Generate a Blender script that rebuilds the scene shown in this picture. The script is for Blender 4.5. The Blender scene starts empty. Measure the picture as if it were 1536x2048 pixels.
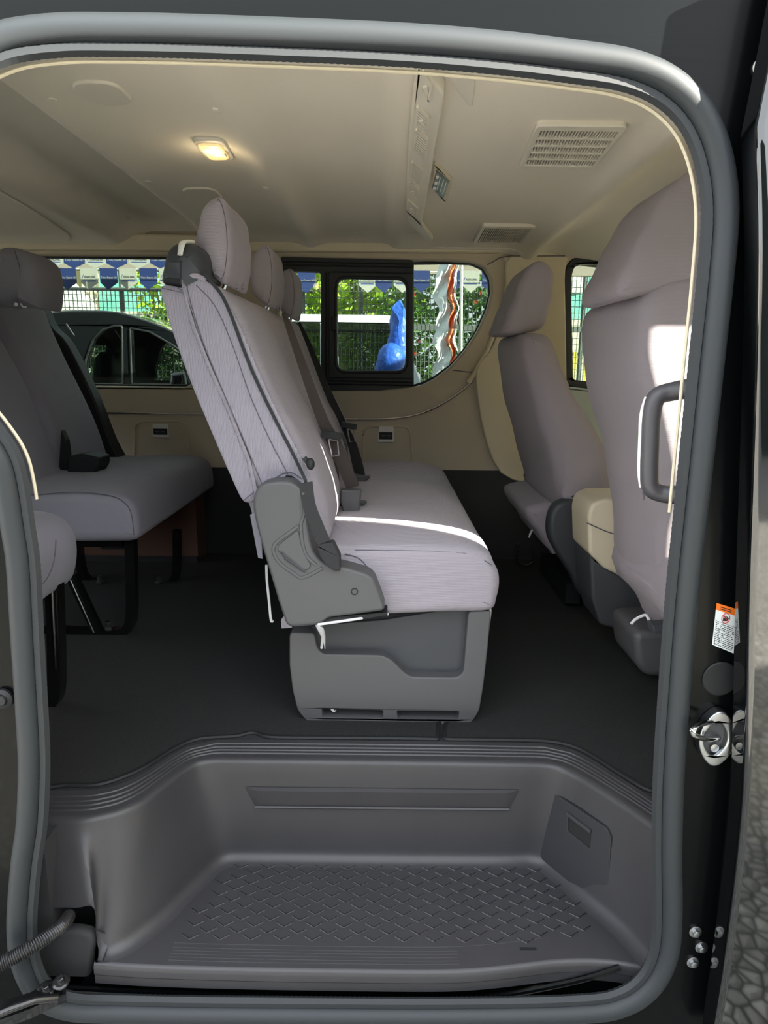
import bpy, bmesh, math, random
from mathutils import Vector, Matrix
from mathutils.geometry import tessellate_polygon
random.seed(7)
SC = bpy.context.scene
COL = SC.collection
PI = math.pi
# ------------------------------------------------------------------ camera
F = 1350.0; PITCH = math.atan(291/F); ROLL = 0.012; CAMZ = 1.51
cam = bpy.data.objects.new('camera', bpy.data.cameras.new('camera')); COL.objects.link(cam)
cam.data.sensor_fit = 'VERTICAL'; cam.data.sensor_height = 36; cam.data.lens = 36*F/2048
cam.data.clip_start = 0.02; cam.data.clip_end = 300
fw = Vector((0, math.cos(PITCH), -math.sin(PITCH)))
up0 = Vector((0, math.sin(PITCH), math.cos(PITCH))); rt0 = Vector((1, 0, 0))
up = (up0*math.cos(ROLL) - rt0*math.sin(ROLL)).normalized(); rt = fw.cross(up).normalized()
CAM = Vector((0, 0, CAMZ))
R3 = Matrix((rt, up, -fw)).transposed()
cam.matrix_world = Matrix.Translation(CAM) @ R3.to_4x4()
SC.camera = cam
# ------------------------------------------------------------------ light
SUN = Vector((0.80, -0.42, 0.335)).normalized()       # towards the sun
sl = bpy.data.lights.new('sun', 'SUN'); sl.energy = 13.0; sl.angle = math.radians(0.6); sl.color = (1, .93, .80)
so = bpy.data.objects.new('sun', sl); COL.objects.link(so)
so.rotation_euler = SUN.to_track_quat('Z', 'Y').to_euler(); so.location = (6, -3, 6)
W = bpy.data.worlds.new('sky'); SC.world = W; W.use_nodes = True
nt = W.node_tree; bg = nt.nodes['Background']
sky = nt.nodes.new('ShaderNodeTexSky'); sky.sky_type = 'HOSEK_WILKIE'; sky.sun_direction = (SUN.x, SUN.y, max(.5, SUN.z)); sky.turbidity = 5.0; sky.ground_albedo = .35
mixw = nt.nodes.new('ShaderNodeMix'); mixw.data_type = 'RGBA'; mixw.inputs[0].default_value = .55
nt.links.new(sky.outputs[0], mixw.inputs[6]); mixw.inputs[7].default_value = (.92, .96, 1.0, 1)
nt.links.new(mixw.outputs[2], bg.inputs[0]); bg.inputs[1].default_value = 1.5
SC.view_settings.view_transform = 'Standard'; SC.view_settings.look = 'None'
SC.view_settings.exposure = 2.12; SC.view_settings.gamma = 1; SC.view_settings.use_curve_mapping = False
try:
    SC.cycles.use_denoising = True; SC.cycles.max_bounces = 10; SC.cycles.diffuse_bounces = 6; SC.cycles.caustics_reflective = False; SC.cycles.caustics_refractive = False
    SC.cycles.sample_clamp_indirect = 6
except Exception: pass

# ------------------------------------------------------------------ measuring: a pixel of the photograph -> a point on a real plane
def ray(px, py): return (fw + rt*((px-768)/F) + up*((1024-py)/F))
def Y(px, py, y): d = ray(px, py); return CAM + d*(y/d.y)
def Z(px, py, z): d = ray(px, py); return CAM + d*((z-CAMZ)/d.z)
def onp(px, py, p0, n): d = ray(px, py); return CAM + d*((p0-CAM).dot(n)/d.dot(n))
def xz(pts, y): return [((q := Y(a, b, y)).x, q.z) for a, b in pts]

# ------------------------------------------------------------------ materials
def lin(c): return tuple(((v/255)/12.92 if v/255 <= .04045 else ((v/255+.055)/1.055)**2.4) for v in c)
def mat(name, c, rough=.6, metal=0, bump=None, coat=0, rib=None, var=None, spec=.5, emit=None, sheen=0, trans=0, alpha=1, ior=1.5):
    m = bpy.data.materials.new(name); m.use_nodes = True; t = m.node_tree; b = t.nodes['Principled BSDF']
    c = lin(c); b.inputs['Base Color'].default_value = (*c, 1); b.inputs['Roughness'].default_value = rough
    b.inputs['Metallic'].default_value = metal; b.inputs['Coat Weight'].default_value = coat; b.inputs['Coat Roughness'].default_value = .04
    b.inputs['Specular IOR Level'].default_value = spec; b.inputs['Sheen Weight'].default_value = sheen; b.inputs['Transmission Weight'].default_value = trans
    b.inputs['Alpha'].default_value = alpha; b.inputs['IOR'].default_value = ior
    tc = t.nodes.new('ShaderNodeTexCoord'); last = None
    if var:
        n = t.nodes.new('ShaderNodeTexNoise'); n.inputs['Scale'].default_value = var[0]; n.inputs['Detail'].default_value = 4
        t.links.new(tc.outputs['Object'], n.inputs['Vector'])
        r = t.nodes.new('ShaderNodeValToRGB'); k = var[1]
        r.color_ramp.elements[0].position = .3; r.color_ramp.elements[1].position = .7
        r.color_ramp.elements[0].color = (*[v*(1-k) for v in c], 1); r.color_ramp.elements[1].color = (*[min(1, v*(1+k)) for v in c], 1)
        if len(var) > 2: r.color_ramp.elements[1].color = (*lin(var[2]), 1)
        t.links.new(n.outputs[0], r.inputs[0]); t.links.new(r.outputs[0], b.inputs['Base Color'])
    if rib:
        w = t.nodes.new('ShaderNodeTexWave'); w.bands_direction = rib[2] if len(rib) > 2 else 'Z'; w.inputs['Scale'].default_value = rib[0]
        w.inputs['Distortion'].default_value = .6; w.inputs['Detail'].default_value = 1; w.inputs['Detail Scale'].default_value = .3
        t.links.new(tc.outputs['Object'], w.inputs['Vector'])
        u = t.nodes.new('ShaderNodeBump'); u.inputs['Strength'].default_value = rib[1]; u.inputs['Distance'].default_value = .002
        t.links.new(w.outputs[1], u.inputs['Height']); last = u
    for bb in ([bump] if bump and not isinstance(bump, list) else (bump or [])):
        n = t.nodes.new('ShaderNodeTexNoise'); n.inputs['Scale'].default_value = bb[0]; n.inputs['Detail'].default_value = 3
        t.links.new(tc.outputs['Object'], n.inputs['Vector'])
        u = t.nodes.new('ShaderNodeBump'); u.inputs['Strength'].default_value = bb[1]; u.inputs['Distance'].default_value = bb[2] if len(bb) > 2 else .004
        t.links.new(n.outputs[0], u.inputs['Height'])
        if last: t.links.new(last.outputs[0], u.inputs['Normal'])
        last = u
    if last: t.links.new(last.outputs[0], b.inputs['Normal'])
    if emit: b.inputs['Emission Color'].default_value = (*lin(emit[0]), 1); b.inputs['Emission Strength'].default_value = emit[1]
    return m
def glass(name, tint, w=.08):
    m = bpy.data.materials.new(name); m.use_nodes = True; t = m.node_tree; t.nodes.clear()
    o = t.nodes.new('ShaderNodeOutputMaterial'); tr = t.nodes.new('ShaderNodeBsdfTransparent'); tr.inputs[0].default_value = (*lin(tint), 1)
    g = t.nodes.new('ShaderNodeBsdfGlossy'); g.inputs[1].default_value = .01; mx = t.nodes.new('ShaderNodeMixShader')
    fr = t.nodes.new('ShaderNodeFresnel'); fr.inputs[0].default_value = 1.45
    ge = t.nodes.new('ShaderNodeNewGeometry'); inv = t.nodes.new('ShaderNodeMath'); inv.operation = 'SUBTRACT'; inv.inputs[0].default_value = 1; ml = t.nodes.new('ShaderNodeMath'); ml.operation = 'MULTIPLY'
    t.links.new(ge.outputs['Backfacing'], inv.inputs[1]); t.links.new(inv.outputs[0], ml.inputs[0]); t.links.new(fr.outputs[0], ml.inputs[1])
    cm = t.nodes.new('ShaderNodeMix'); cm.data_type = 'RGBA'; cm.inputs[6].default_value = (*lin(tint), 1); cm.inputs[7].default_value = (1, 1, 1, 1)
    t.links.new(ge.outputs['Backfacing'], cm.inputs[0]); t.links.new(cm.outputs[2], tr.inputs[0])
    t.links.new(ml.outputs[0], mx.inputs[0]); t.links.new(tr.outputs[0], mx.inputs[1]); t.links.new(g.outputs[0], mx.inputs[2]); t.links.new(mx.outputs[0], o.inputs[0])
    return m
M = dict(
 liner=mat('headliner_fabric', (222, 215, 200), .95, bump=[(420, .35, .001), (5, .25, .01)]),
 tan=mat('tan_plastic', (188, 177, 155), .6, bump=(300, .1, .001)),
 cream=mat('cream_plastic', (208, 198, 172), .5, bump=(300, .06, .001)),
 vent=mat('beige_vent_plastic', (216, 210, 196), .5),
 fabric=mat('grey_ribbed_cover', (170, 163, 173), .9, rib=(170, .55, 'Z'), bump=[(7, .5, .02), (500, .1, .001)], sheen=.15),
 fabricx=mat('grey_ribbed_cover_side', (172, 166, 180), .9, rib=(120, .8, 'X'), bump=[(9, .6, .02)], sheen=.15),
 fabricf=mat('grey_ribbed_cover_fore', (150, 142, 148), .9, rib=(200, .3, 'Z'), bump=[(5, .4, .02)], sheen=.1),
 fabricr=mat('grey_plain_cover', (140, 138, 150), .92, bump=[(6, .5, .02), (500, .15, .001)], sheen=.1),
 seam=mat('dark_thread', (96, 92, 102), .8),
 seatplast=mat('charcoal_seat_plastic', (84, 84, 86), .5, bump=(600, .12, .0006)),
 seatdark=mat('darker_seat_plastic', (66, 68, 72), .6, bump=(600, .1, .0006)),
 steppl=mat('grey_step_plastic', (58, 57, 60), .42, bump=[(900, .25, .0006)], var=(9, .05)),
 stepdoor=mat('step_compartment_plastic', (44, 44, 48), .55, bump=(900, .2, .0006)),
 blk=mat('matte_black_plastic', (22, 24, 26), .6),
 blkbelt=mat('charcoal_belt_webbing', (52, 52, 54), .7, rib=(300, .5, 'Z')),
 browbelt=mat('taupe_belt_webbing', (88, 80, 76), .7, rib=(300, .5, 'Z')),
 carpet=mat('black_carpet', (38, 38, 38), 1, bump=[(700, 1.0, .004), (60, .4, .004)], var=(350, .5)),
 carpetf=mat('dark_brown_carpet', (60, 52, 48), 1, bump=[(700, 1.0, .004)], var=(350, .45)),
 lower=mat('dark_lower_trim', (44, 45, 47), .8, bump=(400, .2, .001)),
 rubber=mat('grey_weatherstrip_rubber', (36, 41, 45), .55, bump=(900, .1, .0005)),
 rubberd=mat('dark_ribbed_rubber', (38, 42, 45), .6),
 paint=mat('black_gloss_paint', (6, 8, 9), .06, coat=1, spec=.8),
 paintd=mat('black_jamb_paint', (7, 9, 10), .25, coat=.03, spec=.13),
 steel=mat('zinc_steel', (175, 178, 180), .3, 1),
 chrome=mat('chrome', (225, 225, 225), .12, 1),
 blkmetal=mat('black_painted_steel', (18, 18, 19), .25, coat=.6),
 frame=mat('dark_window_frame', (36, 40, 43), .45),
 white=mat('white_plastic', (225, 225, 218), .5),
 cord=mat('white_elastic_cord', (228, 228, 232), .8),
 orange=mat('orange_label', (245, 120, 30), .5),
 paper=mat('white_label', (230, 236, 236), .4),
 ink=mat('dark_print', (40, 40, 44), .6),
 redink=mat('red_print', (200, 40, 40), .6),
 blueink=mat('blue_print', (52, 78, 140), .6),
 pennb=mat('shaded_navy_pennant', (24, 46, 100), .7),
 pennw=mat('shaded_white_pennant', (165, 165, 156), .7),  # both pennant colours lowered, canopy shade put into them
 taupe=mat('taupe_fascia', (150, 140, 128), .8),
 lampg=mat('lit_lamp_lens', (255, 225, 170), .4, emit=((255, 214, 140), .14)),
 lampb=mat('lit_lamp_bulb', (255, 240, 210), .4, emit=((255, 228, 170), 1.2)),
 screen=mat('dark_display', (30, 52, 56), .2),
 glass=glass('clear_green_glass', (112, 124, 118)),
 clear=glass('clear_door_glass', (242, 246, 244)),
 glassd=glass('tinted_glass', (116, 126, 123)),

 pave=mat('pale_concrete', (185, 180, 170), .9, var=(3, .12), bump=(60, .3, .01)),
 carblk=mat('dark_car_paint', (22, 25, 28), .2, coat=1),
 carwht=mat('white_car_paint', (225, 228, 230), .3, coat=1),
 dkwall=mat('dark_reflected_green', (44, 54, 50), .8, var=(2, .2)),
 teal=mat('teal_wall', (120, 190, 180), .8, var=(1.5, .1)),
 ywall=mat('cream_wall', (226, 216, 186), .8, var=(1.2, .1)),
 bwall=mat('grey_block_wall', (196, 196, 180), .9, var=(8, .2), bump=(12, .8, .02)),
 wire=mat('grey_fence_wire', (110, 116, 112), .5, .4),
 rust=mat('rust_orange_paint', (196, 104, 66), .6),
 yel=mat('yellow_paint', (214, 200, 70), .6),
 leaf=mat('green_leaf', (84, 128, 52), .6, var=(6, .5)),
 leafy=mat('yellow_green_leaf', (158, 190, 60), .6, var=(6, .3)),
 red=mat('red_petals', (214, 52, 40), .6),
 bark=mat('brown_bark', (90, 70, 56), .9, bump=(30, .6, .01)),
 blue=mat('blue_reflection_tint', (46, 98, 200), .45, bump=(14, .6, .03)),
 film=mat('white_banner_fabric', (226, 230, 232), .6, bump=(8, .6, .03)),
 filmo=mat('orange_banner_fabric', (232, 130, 84), .6, bump=(8, .6, .03)),
 lgrey=mat('daylit_door_trim', (186, 196, 192), .6),  # beige trim painted pale, outside light put into the colour
 brown=mat('brown_lower_panel', (112, 82, 70), .85),
 conduit=mat('conduit_plastic', (38, 38, 40), .25),
 recl=mat('black_recliner_cover', (52, 56, 60), .5),
 handle=mat('grab_handle_plastic', (70, 68, 72), .45),
)

def gravel():
    m = mat('gravel', (150, 146, 140), .9); t = m.node_tree; b = t.nodes['Principled BSDF']; tc = t.nodes.new('ShaderNodeTexCoord')
    v = t.nodes.new('ShaderNodeTexVoronoi'); v.feature = 'DISTANCE_TO_EDGE'; v.inputs['Scale'].default_value = 24
    v2 = t.nodes.new('ShaderNodeTexVoronoi'); v2.inputs['Scale'].default_value = 24
    r = t.nodes.new('ShaderNodeValToRGB'); r.color_ramp.elements[0].color = (.03, .03, .03, 1); r.color_ramp.elements[1].color = (.55, .54, .5, 1); r.color_ramp.elements[1].position = .16
    h = t.nodes.new('ShaderNodeMapRange'); h.inputs[3].default_value = .55; h.inputs[4].default_value = 1.2
    mm = t.nodes.new('ShaderNodeVectorMath'); mm.operation = 'SCALE'; bu = t.nodes.new('ShaderNodeBump'); bu.inputs['Distance'].default_value = .03
    for q in (v, v2): t.links.new(tc.outputs['Object'], q.inputs['Vector'])
    t.links.new(v.outputs['Distance'], r.inputs[0]); t.links.new(v2.outputs['Color'], h.inputs[0]); t.links.new(r.outputs[0], mm.inputs[0]); t.links.new(h.outputs[0], mm.inputs['Scale'])
    t.links.new(mm.outputs[0], b.inputs['Base Color']); t.links.new(v.outputs['Distance'], bu.inputs['Height']); t.links.new(bu.outputs[0], b.inputs['Normal']); return m
M['gravel'] = gravel()
# ------------------------------------------------------------------ object builders
OFF = {}
def put(name, verts, faces, m, parent=None, smooth=True, label=None, cat=None, group=None, kind=None, ang=40):
    me = bpy.data.meshes.new(name)
    if parent is not None: off = OFF[parent]
    else:
        n = len(verts); off = sum((Vector(v) for v in verts), Vector())/n
    me.from_pydata([tuple(Vector(v)-off) for v in verts], [], faces); me.update()
    if kind != 'structure' and len(faces) > 5:
        bm = bmesh.new(); bm.from_mesh(me); bmesh.ops.recalc_face_normals(bm, faces=bm.faces); bm.to_mesh(me); bm.free()
    mats = m if isinstance(m, list) else [m]
    for q in mats: me.materials.append(M[q])
    o = bpy.data.objects.new(name, me); COL.objects.link(o)
    if parent is not None: o.parent = parent
    else: o.location = off
    OFF[o] = off.copy()
    if smooth:
        me.polygons.foreach_set('use_smooth', [True]*len(me.polygons))
        try: me.set_sharp_from_angle(angle=math.radians(ang))
        except Exception: pass
    if smooth and ang <= 40 and len(faces) > 8:
        wn = o.modifiers.new('weighted_normals', 'WEIGHTED_NORMAL'); wn.keep_sharp = True; wn.weight = 90
    tag(o, label, cat, group, kind)
    return o
def tag(o, label=None, cat=None, group=None, kind=None):
    if label: o['label'] = label
    if cat: o['category'] = cat
    if group: o['group'] = group
    if kind: o['kind'] = kind
    return o
def root(name, loc, label, cat, group=None):
    o = bpy.data.objects.new(name, None); COL.objects.link(o); o.location = loc; o.empty_display_size = .05
    OFF[o] = Vector(loc); return tag(o, label, cat, group)
def copy_tree(o, parent=None):
    c = o.copy(); COL.objects.link(c)
    if parent: c.parent = parent
    for ch in o.children: copy_tree(ch, c)
    return c
class G:
    """collects geometry for ONE mesh"""
    def __init__(s): s.v = []; s.f = []
    def add(s, v, f): b = len(s.v); s.v += [Vector(q) for q in v]; s.f += [tuple(i+b for i in q) for q in f]; return s
    def out(s, name, m, parent=None, **k): return put(name, s.v, s.f, m, parent, **k)
    def box(s, x0, x1, y0, y1, z0, z1):
        v = [(x, y, z) for x in (x0, x1) for y in (y0, y1) for z in (z0, z1)]
        return s.add(v, [(0, 1, 3, 2), (4, 6, 7, 5), (0, 4, 5, 1), (2, 3, 7, 6), (0, 2, 6, 4), (1, 5, 7, 3)])
    def bar(s, a, b, w, h=None, upv=Vector((0, 0, 1))):
        a = Vector(a); b = Vector(b); h = h or w; d = (b-a).normalized()
        if abs(d.dot(upv)) > .98: upv = Vector((0, 1, 0))
        r = d.cross(upv).normalized()*w/2; u = r.cross(d).normalized()*h/2
        v = [p+i*r+j*u for p in (a, b) for i, j in ((-1, -1), (1, -1), (1, 1), (-1, 1))]
        return s.add(v, [(0, 1, 2, 3), (7, 6, 5, 4), (0, 4, 5, 1), (1, 5, 6, 2), (2, 6, 7, 3), (3, 7, 4, 0)])
    def tube(s, path, r, n=10, cap=True, ry=None, sect=None, upv=Vector((0, 0, 1)), closed=False):
        path = [Vector(p) for p in path]; N = len(path); rings = []
        for i, p in enumerate(path):
            a = path[(i-1) % N] if (closed or i) else p; c = path[(i+1) % N] if (closed or i < N-1) else p
            d = (c-a).normalized()
            u = upv
            if abs(d.dot(u)) > .97: u = Vector((1, 0, 0)) if abs(d.x) < .9 else Vector((0, 1, 0))
            x = d.cross(u).normalized(); y = x.cross(d).normalized()
            rr = r(i/(N-1)) if callable(r) else r
            if sect: rings.append([p + x*sx + y*sy for sx, sy in sect])
            else: rings.append([p + x*math.cos(2*PI*k/n)*rr + y*math.sin(2*PI*k/n)*(ry or rr) for k in range(n)])
        k = len(rings[0]); v = [q for R in rings for q in R]; f = []
        for i in range(N if closed else N-1):
            j = (i+1) % N
            for a in range(k):
                b = (a+1) % k; f.append((i*k+a, i*k+b, j*k+b, j*k+a))
        if cap and not closed: f.append(tuple(range(k-1, -1, -1))); f.append(tuple((N-1)*k+a for a in range(k)))
        return s.add(v, f)
    def ball(s, c, rx, ry, rz, nu=12, nv=8):
        c = Vector(c); v = []; f = []
        for i in range(nv+1):
            t = PI*i/nv
            for j in range(nu):
                a = 2*PI*j/nu; v.append(c+Vector((rx*math.sin(t)*math.cos(a), ry*math.sin(t)*math.sin(a), rz*math.cos(t))))
        for i in range(nv):
            for j in range(nu): f.append((i*nu+j, (i+1)*nu+j, (i+1)*nu+(j+1) % nu, i*nu+(j+1) % nu))
        return s.add(v, f)
    def lathe(s, c, axis, prof, n=20):
        c = Vector(c); axis = Vector(axis).normalized(); u = axis.orthogonal().normalized(); w = axis.cross(u)
        v = [c+axis*h+(u*math.cos(2*PI*k/n)+w*math.sin(2*PI*k/n))*r for r, h in prof for k in range(n)]
        f = [(i*n+k, i*n+(k+1) % n, (i+1)*n+(k+1) % n, (i+1)*n+k) for i in range(len(prof)-1) for k in range(n)]
        f.append(tuple(range(n-1, -1, -1))); f.append(tuple((len(prof)-1)*n+k for k in range(n)))
        return s.add(v, f)
def area(p): return sum(p[i][0]*p[(i+1) % len(p)][1]-p[(i+1) % len(p)][0]*p[i][1] for i in range(len(p)))/2
def rnd(p, r, n=5):
    out = []; N = len(p)
    for i in range(N):
        rr = r[i] if isinstance(r, (list, tuple)) else r
        a = Vector(p[i-1]); b = Vector(p[i]); c = Vector(p[(i+1) % N]); e = (a-b); g = (c-b)
        if rr <= 0 or e.length < 1e-6 or g.length < 1e-6: out.append(tuple(b)); continue
        k = min(rr, e.length*.48, g.length*.48); s = b+e.normalized()*k; t = b+g.normalized()*k
        for j in range(n+1):
            w = j/n; out.append(tuple(s*(1-w)**2+b*2*w*(1-w)+t*w*w))
    return out
def cr(p, n=6, closed=True):
    out = []; N = len(p); P = [Vector(q) for q in p]
    for i in range(N if closed else N-1):
        if closed: a, b, c, d = P[i-1], P[i], P[(i+1) % N], P[(i+2) % N]
        else: a, b, c, d = P[max(0, i-1)], P[i], P[i+1], P[min(N-1, i+2)]
        for j in range(n):
            t = j/n
            out.append(.5*((2*b)+(c-a)*t+(2*a-5*b+4*c-d)*t*t+(3*b-a-3*c+d)*t**3))
    if not closed: out.append(P[-1])
    return out
def inset(loop, d):
    N = len(loop); out = []
    for i in range(N):
        a = Vector(loop[i-1][:2]); b = Vector(loop[i][:2]); c = Vector(loop[(i+1) % N][:2])
        e = (b-a); g = (c-b)
        if e.length < 1e-7: e = g
        if g.length < 1e-7: g = e
        e = e.normalized(); g = g.normalized(); n1 = Vector((-e.y, e.x)); n2 = Vector((-g.y, g.x)); m = n1+n2
        if m.length < 1e-5: m = n1
        m.normalize(); out.append(b+m*d/max(.55, m.dot(n1)))
    return out
def plate_g(g, outer, holes, O, U, V, d, b=.003, seg=3, back=True):
    """flat panel d thick from plane O (back) along U x V, rounded front edge b; holes cut through"""
    O = Vector(O); U = Vector(U); V = Vector(V); Wd = U.cross(V)
    loops = [[tuple(q[:2]) for q in outer]]+[[tuple(q[:2]) for q in h] for h in holes]
    for i, l in enumerate(loops):
        if (area(l) > 0) != (i == 0): loops[i] = l[::-1]
    rings = []
    def lay(ins, w): return [[O+U*q[0]+V*q[1]+Wd*w for q in (inset(l, ins) if ins else l)] for l in loops]
    L = [lay(0, 0), lay(0, d-b)]+[lay(b*(1-math.cos(PI/2*k/seg)), d-b+b*math.sin(PI/2*k/seg)) for k in range(1, seg+1)]
    v = []; f = []; base = []
    for lay_ in L:
        bb = []
        for l in lay_: bb.append(len(v)); v += l
        base.append(bb)
    for i in range(len(L)-1):
        for li, l in enumerate(loops):
            n = len(l)
            for k in range(n):
                j = (k+1) % n; f.append((base[i][li]+k, base[i][li]+j, base[i+1][li]+j, base[i+1][li]+k))
    fl2 = [[Vector((q[0], q[1], 0)) for q in l] for l in loops]
    tri = tessellate_polygon(fl2)
    def fix(t, bi, flip):
        idx = []
        for q in t:
            k = q
            for li, l in enumerate(loops):
                if k < len(l): idx.append(base[bi][li]+k); break
                k -= len(l)
        p = [v[i] for i in idx]; nn = (p[1]-p[0]).cross(p[2]-p[0])
        if (nn.dot(Wd) < 0) != flip: idx = idx[::-1]
        return tuple(idx)
    for t in tri:
        f.append(fix(t, len(L)-1, False))
        if back: f.append(fix(t, 0, True))
    return g.add(v, f)
def plate(name, outer, y0, y1, m, parent=None, holes=(), b=.003, **k):
    """panel in the x-z plane, front face at y0 (towards the camera), back at y1"""
    g = G(); plate_g(g, outer, holes, (0, y1, 0), (1, 0, 0), (0, 0, 1), y1-y0, b); return g.out(name, m, parent, ang=35, **k)
def ceilplate(g, pts, z, d, b=.003, holes=()):
    """panel under the ceiling: back at height z, face d lower"""
    return plate_g(g, [(q.x, -q.y) for q in pts], [[(q.x, -q.y) for q in h] for h in holes], (0, 0, z), (1, 0, 0), (0, -1, 0), d, b)
def pillow_g(g, prof, y0, y1, r, seg=5, mid=6, fn=None, ends=(1, 1)):
    """soft body: side profile (x,z) swept from y0 to y1 with rounded ends"""
    l = [tuple(q[:2]) for q in prof]
    if area(l) < 0: l = l[::-1]
    st = []
    for k in range(seg+1):
        a = PI/2*k/seg; st.append((y0+r*(1-math.sin(a)), r*(1-math.cos(a)) if ends[0] else 0))
    st = [(y, i) for y, i in st][::-1] if False else st
    st = sorted([(y0+r*(1-math.cos(PI/2*k/seg)), (r*(1-math.sin(PI/2*k/seg)) if ends[0] else 0)) for k in range(seg+1)])
    for k in range(1, mid): st.append((y0+r+(y1-y0-2*r)*k/mid, 0))
    st += sorted([(y1-r*(1-math.cos(PI/2*k/seg)), (r*(1-math.sin(PI/2*k/seg)) if ends[1] else 0)) for k in range(seg+1)])
    v = []; f = []; n = len(l)
    for y, i in st:
        for q in (inset(l, i) if i > 1e-6 else l):
            p = Vector((q[0], y, q[1])); v.append(fn(p) if fn else p)
    for i in range(len(st)-1):
        for k in range(n): j = (k+1) % n; f.append((i*n+k, i*n+j, (i+1)*n+j, (i+1)*n+k))
    for e, fl in ((0, False), (len(st)-1, True)):
        pl = [Vector((v[e*n+k].x, v[e*n+k].z, 0)) for k in range(n)]
        for t in tessellate_polygon([pl]):
            idx = [e*n+q for q in t]; p = [v[i] for i in idx]; nn = (p[1]-p[0]).cross(p[2]-p[0])
            if (nn.y > 0) != fl: idx = idx[::-1]
            f.append(tuple(idx))
    return g.add(v, f)
def pillow(name, prof, y0, y1, r, m, parent=None, fn=None, mid=6, **k):
    g = G(); pillow_g(g, prof, y0, y1, r, fn=fn, mid=mid); return g.out(name, m, parent, ang=70, **k)
def text(s, loc, size, m, parent, rot=None, name='lettering', ext=.0006):
    c = bpy.data.curves.new('t', 'FONT'); c.body = s; c.size = size; c.extrude = ext; c.align_x = 'CENTER'; c.align_y = 'CENTER'; c.resolution_u = 3
    o = bpy.data.objects.new('t', c); COL.objects.link(o)
    dg = bpy.context.evaluated_depsgraph_get(); me = bpy.data.meshes.new_from_object(o.evaluated_get(dg))
    R = (rot or Matrix.Rotation(PI/2, 3, 'X'))
    vs = [R @ v.co + Vector(loc) for v in me.vertices]; fs = [tuple(p.vertices) for p in me.polygons]
    bpy.data.objects.remove(o); bpy.data.curves.remove(c); bpy.data.meshes.remove(me)
    return put(name, vs, fs, m, parent, smooth=False)

# ================================================================== SETTING
FL = .62                    # cabin floor
YN = 1.06; YF = 3.15        # near body side, far cabin wall
def sm(a, b, t): t = max(0, min(1, (t-a)/(b-a))); return t*t*(3-2*t)
def zc(x, y):
    z = 2.055
    z -= .022*math.exp(-((x+.335)/.045)**2)
    z += .055*sm(-.76, -.84, x) - .075*sm(-1.02, -1.2, x)
    z -= .022*sm(-.01, .04, x)
    z -= .034*math.exp(-((x-.62)/.05)**2)+.03*sm(.66, 1.0, x)
    e = max(0, y-2.98)/.17; z -= .03*e*e
    e = max(0, 1.30-y)/.2; z -= .09*e*e*(1-.8*sm(.75, 1.0, x))
    return z
def grid(g, xs, ys, fz, flip=False):
    v = [(x, y, fz(x, y)) for x in xs for y in ys]; n = len(ys); f = []
    for i in range(len(xs)-1):
        for j in range(n-1):
            q = (i*n+j, (i+1)*n+j, (i+1)*n+j+1, i*n+j+1); f.append(q[::-1] if flip else q)
    return g.add(v, f)
def fr(a, b, n): return [a+(b-a)*i/n for i in range(n+1)]
g = G(); grid(g, fr(-3.0, 2.1, 255), fr(1.11, 3.2, 40), zc, True)
grid(g, fr(-3.0, 2.1, 10), fr(1.0, 3.35, 6), lambda x, y: 2.13)
g.out('ceiling', 'liner', kind='structure', ang=60)

# ground outside
g = G(); g.box(-40, 40, 3.4, 60, -.2, 0); g.out('floor_yard', 'pave', kind='structure', smooth=False)
g = G(); g.box(-40, 40, -40, 3.4, -.2, 0); g.out('floor_gravel', 'gravel', kind='structure', smooth=False)

# cabin floor with the step cut out of it
outer = [(85, 1585), (200, 1582), (280, 1555), (350, 1510), (400, 1488), (470, 1483), (768, 1485), (1040, 1489), (1110, 1493), (1165, 1512), (1250, 1565), (1322, 1612)]
op = [Z(a, b, FL) for a, b in outer]; opc = cr([(p.x, p.y) for p in op], 5, False)
poly = [(-3.0, 3.2), (-3.0, 1.12), (op[0].x-.12, 1.12), (op[0].x-.1, op[0].y)]+[tuple(p) for p in opc]+[(op[-1].x+.06, 1.12), (2.1, 1.12), (2.1, 3.2)]
g = G(); plate_g(g, poly, [], (0, 0, FL-.03), (1, 0, 0), (0, 1, 0), .03, .002); g.out('floor', 'lower', kind='structure')

# ---------------- far wall with window openings
w1 = rnd(xz([(-420, 506), (360, 511), (392, 560), (388, 760), (375, 774), (-420, 765)], YF), [.03, .05, .05, .06, .03, .03])
w2 = rnd(xz([(540, 513), (826, 520), (826, 778), (760, 781), (540, 783)], YF), .02)
w3p = [(826, 523), (900, 522), (945, 524), (968, 534), (981, 556), (983, 585), (974, 620), (955, 662), (930, 700), (902, 732), (870, 755), (845, 767), (826, 773)]
w3 = xz(w3p, YF)
w4p = [(1129, 600), (1130, 545), (1138, 524), (1155, 514), (1200, 512), (1440, 522), (1440, 800), (1215, 782), (1133, 772)]
w4 = rnd(xz(w4p, YF), .03)
w23 = rnd(xz([(560, 513), (900, 521), (945, 524), (968, 534), (981, 556), (983, 585), (974, 620), (955, 662), (930, 700), (902, 732), (870, 757), (840, 772), (760, 781), (560, 783)], YF), .012)
full = [(-3.0, FL-.02), (2.1, FL-.02), (2.1, 2.09), (-3.0, 2.09)]
plate('wall_far', full, YF, YF+.10, 'tan', holes=[w1, w23, w4], b=.012, kind='structure')
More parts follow.
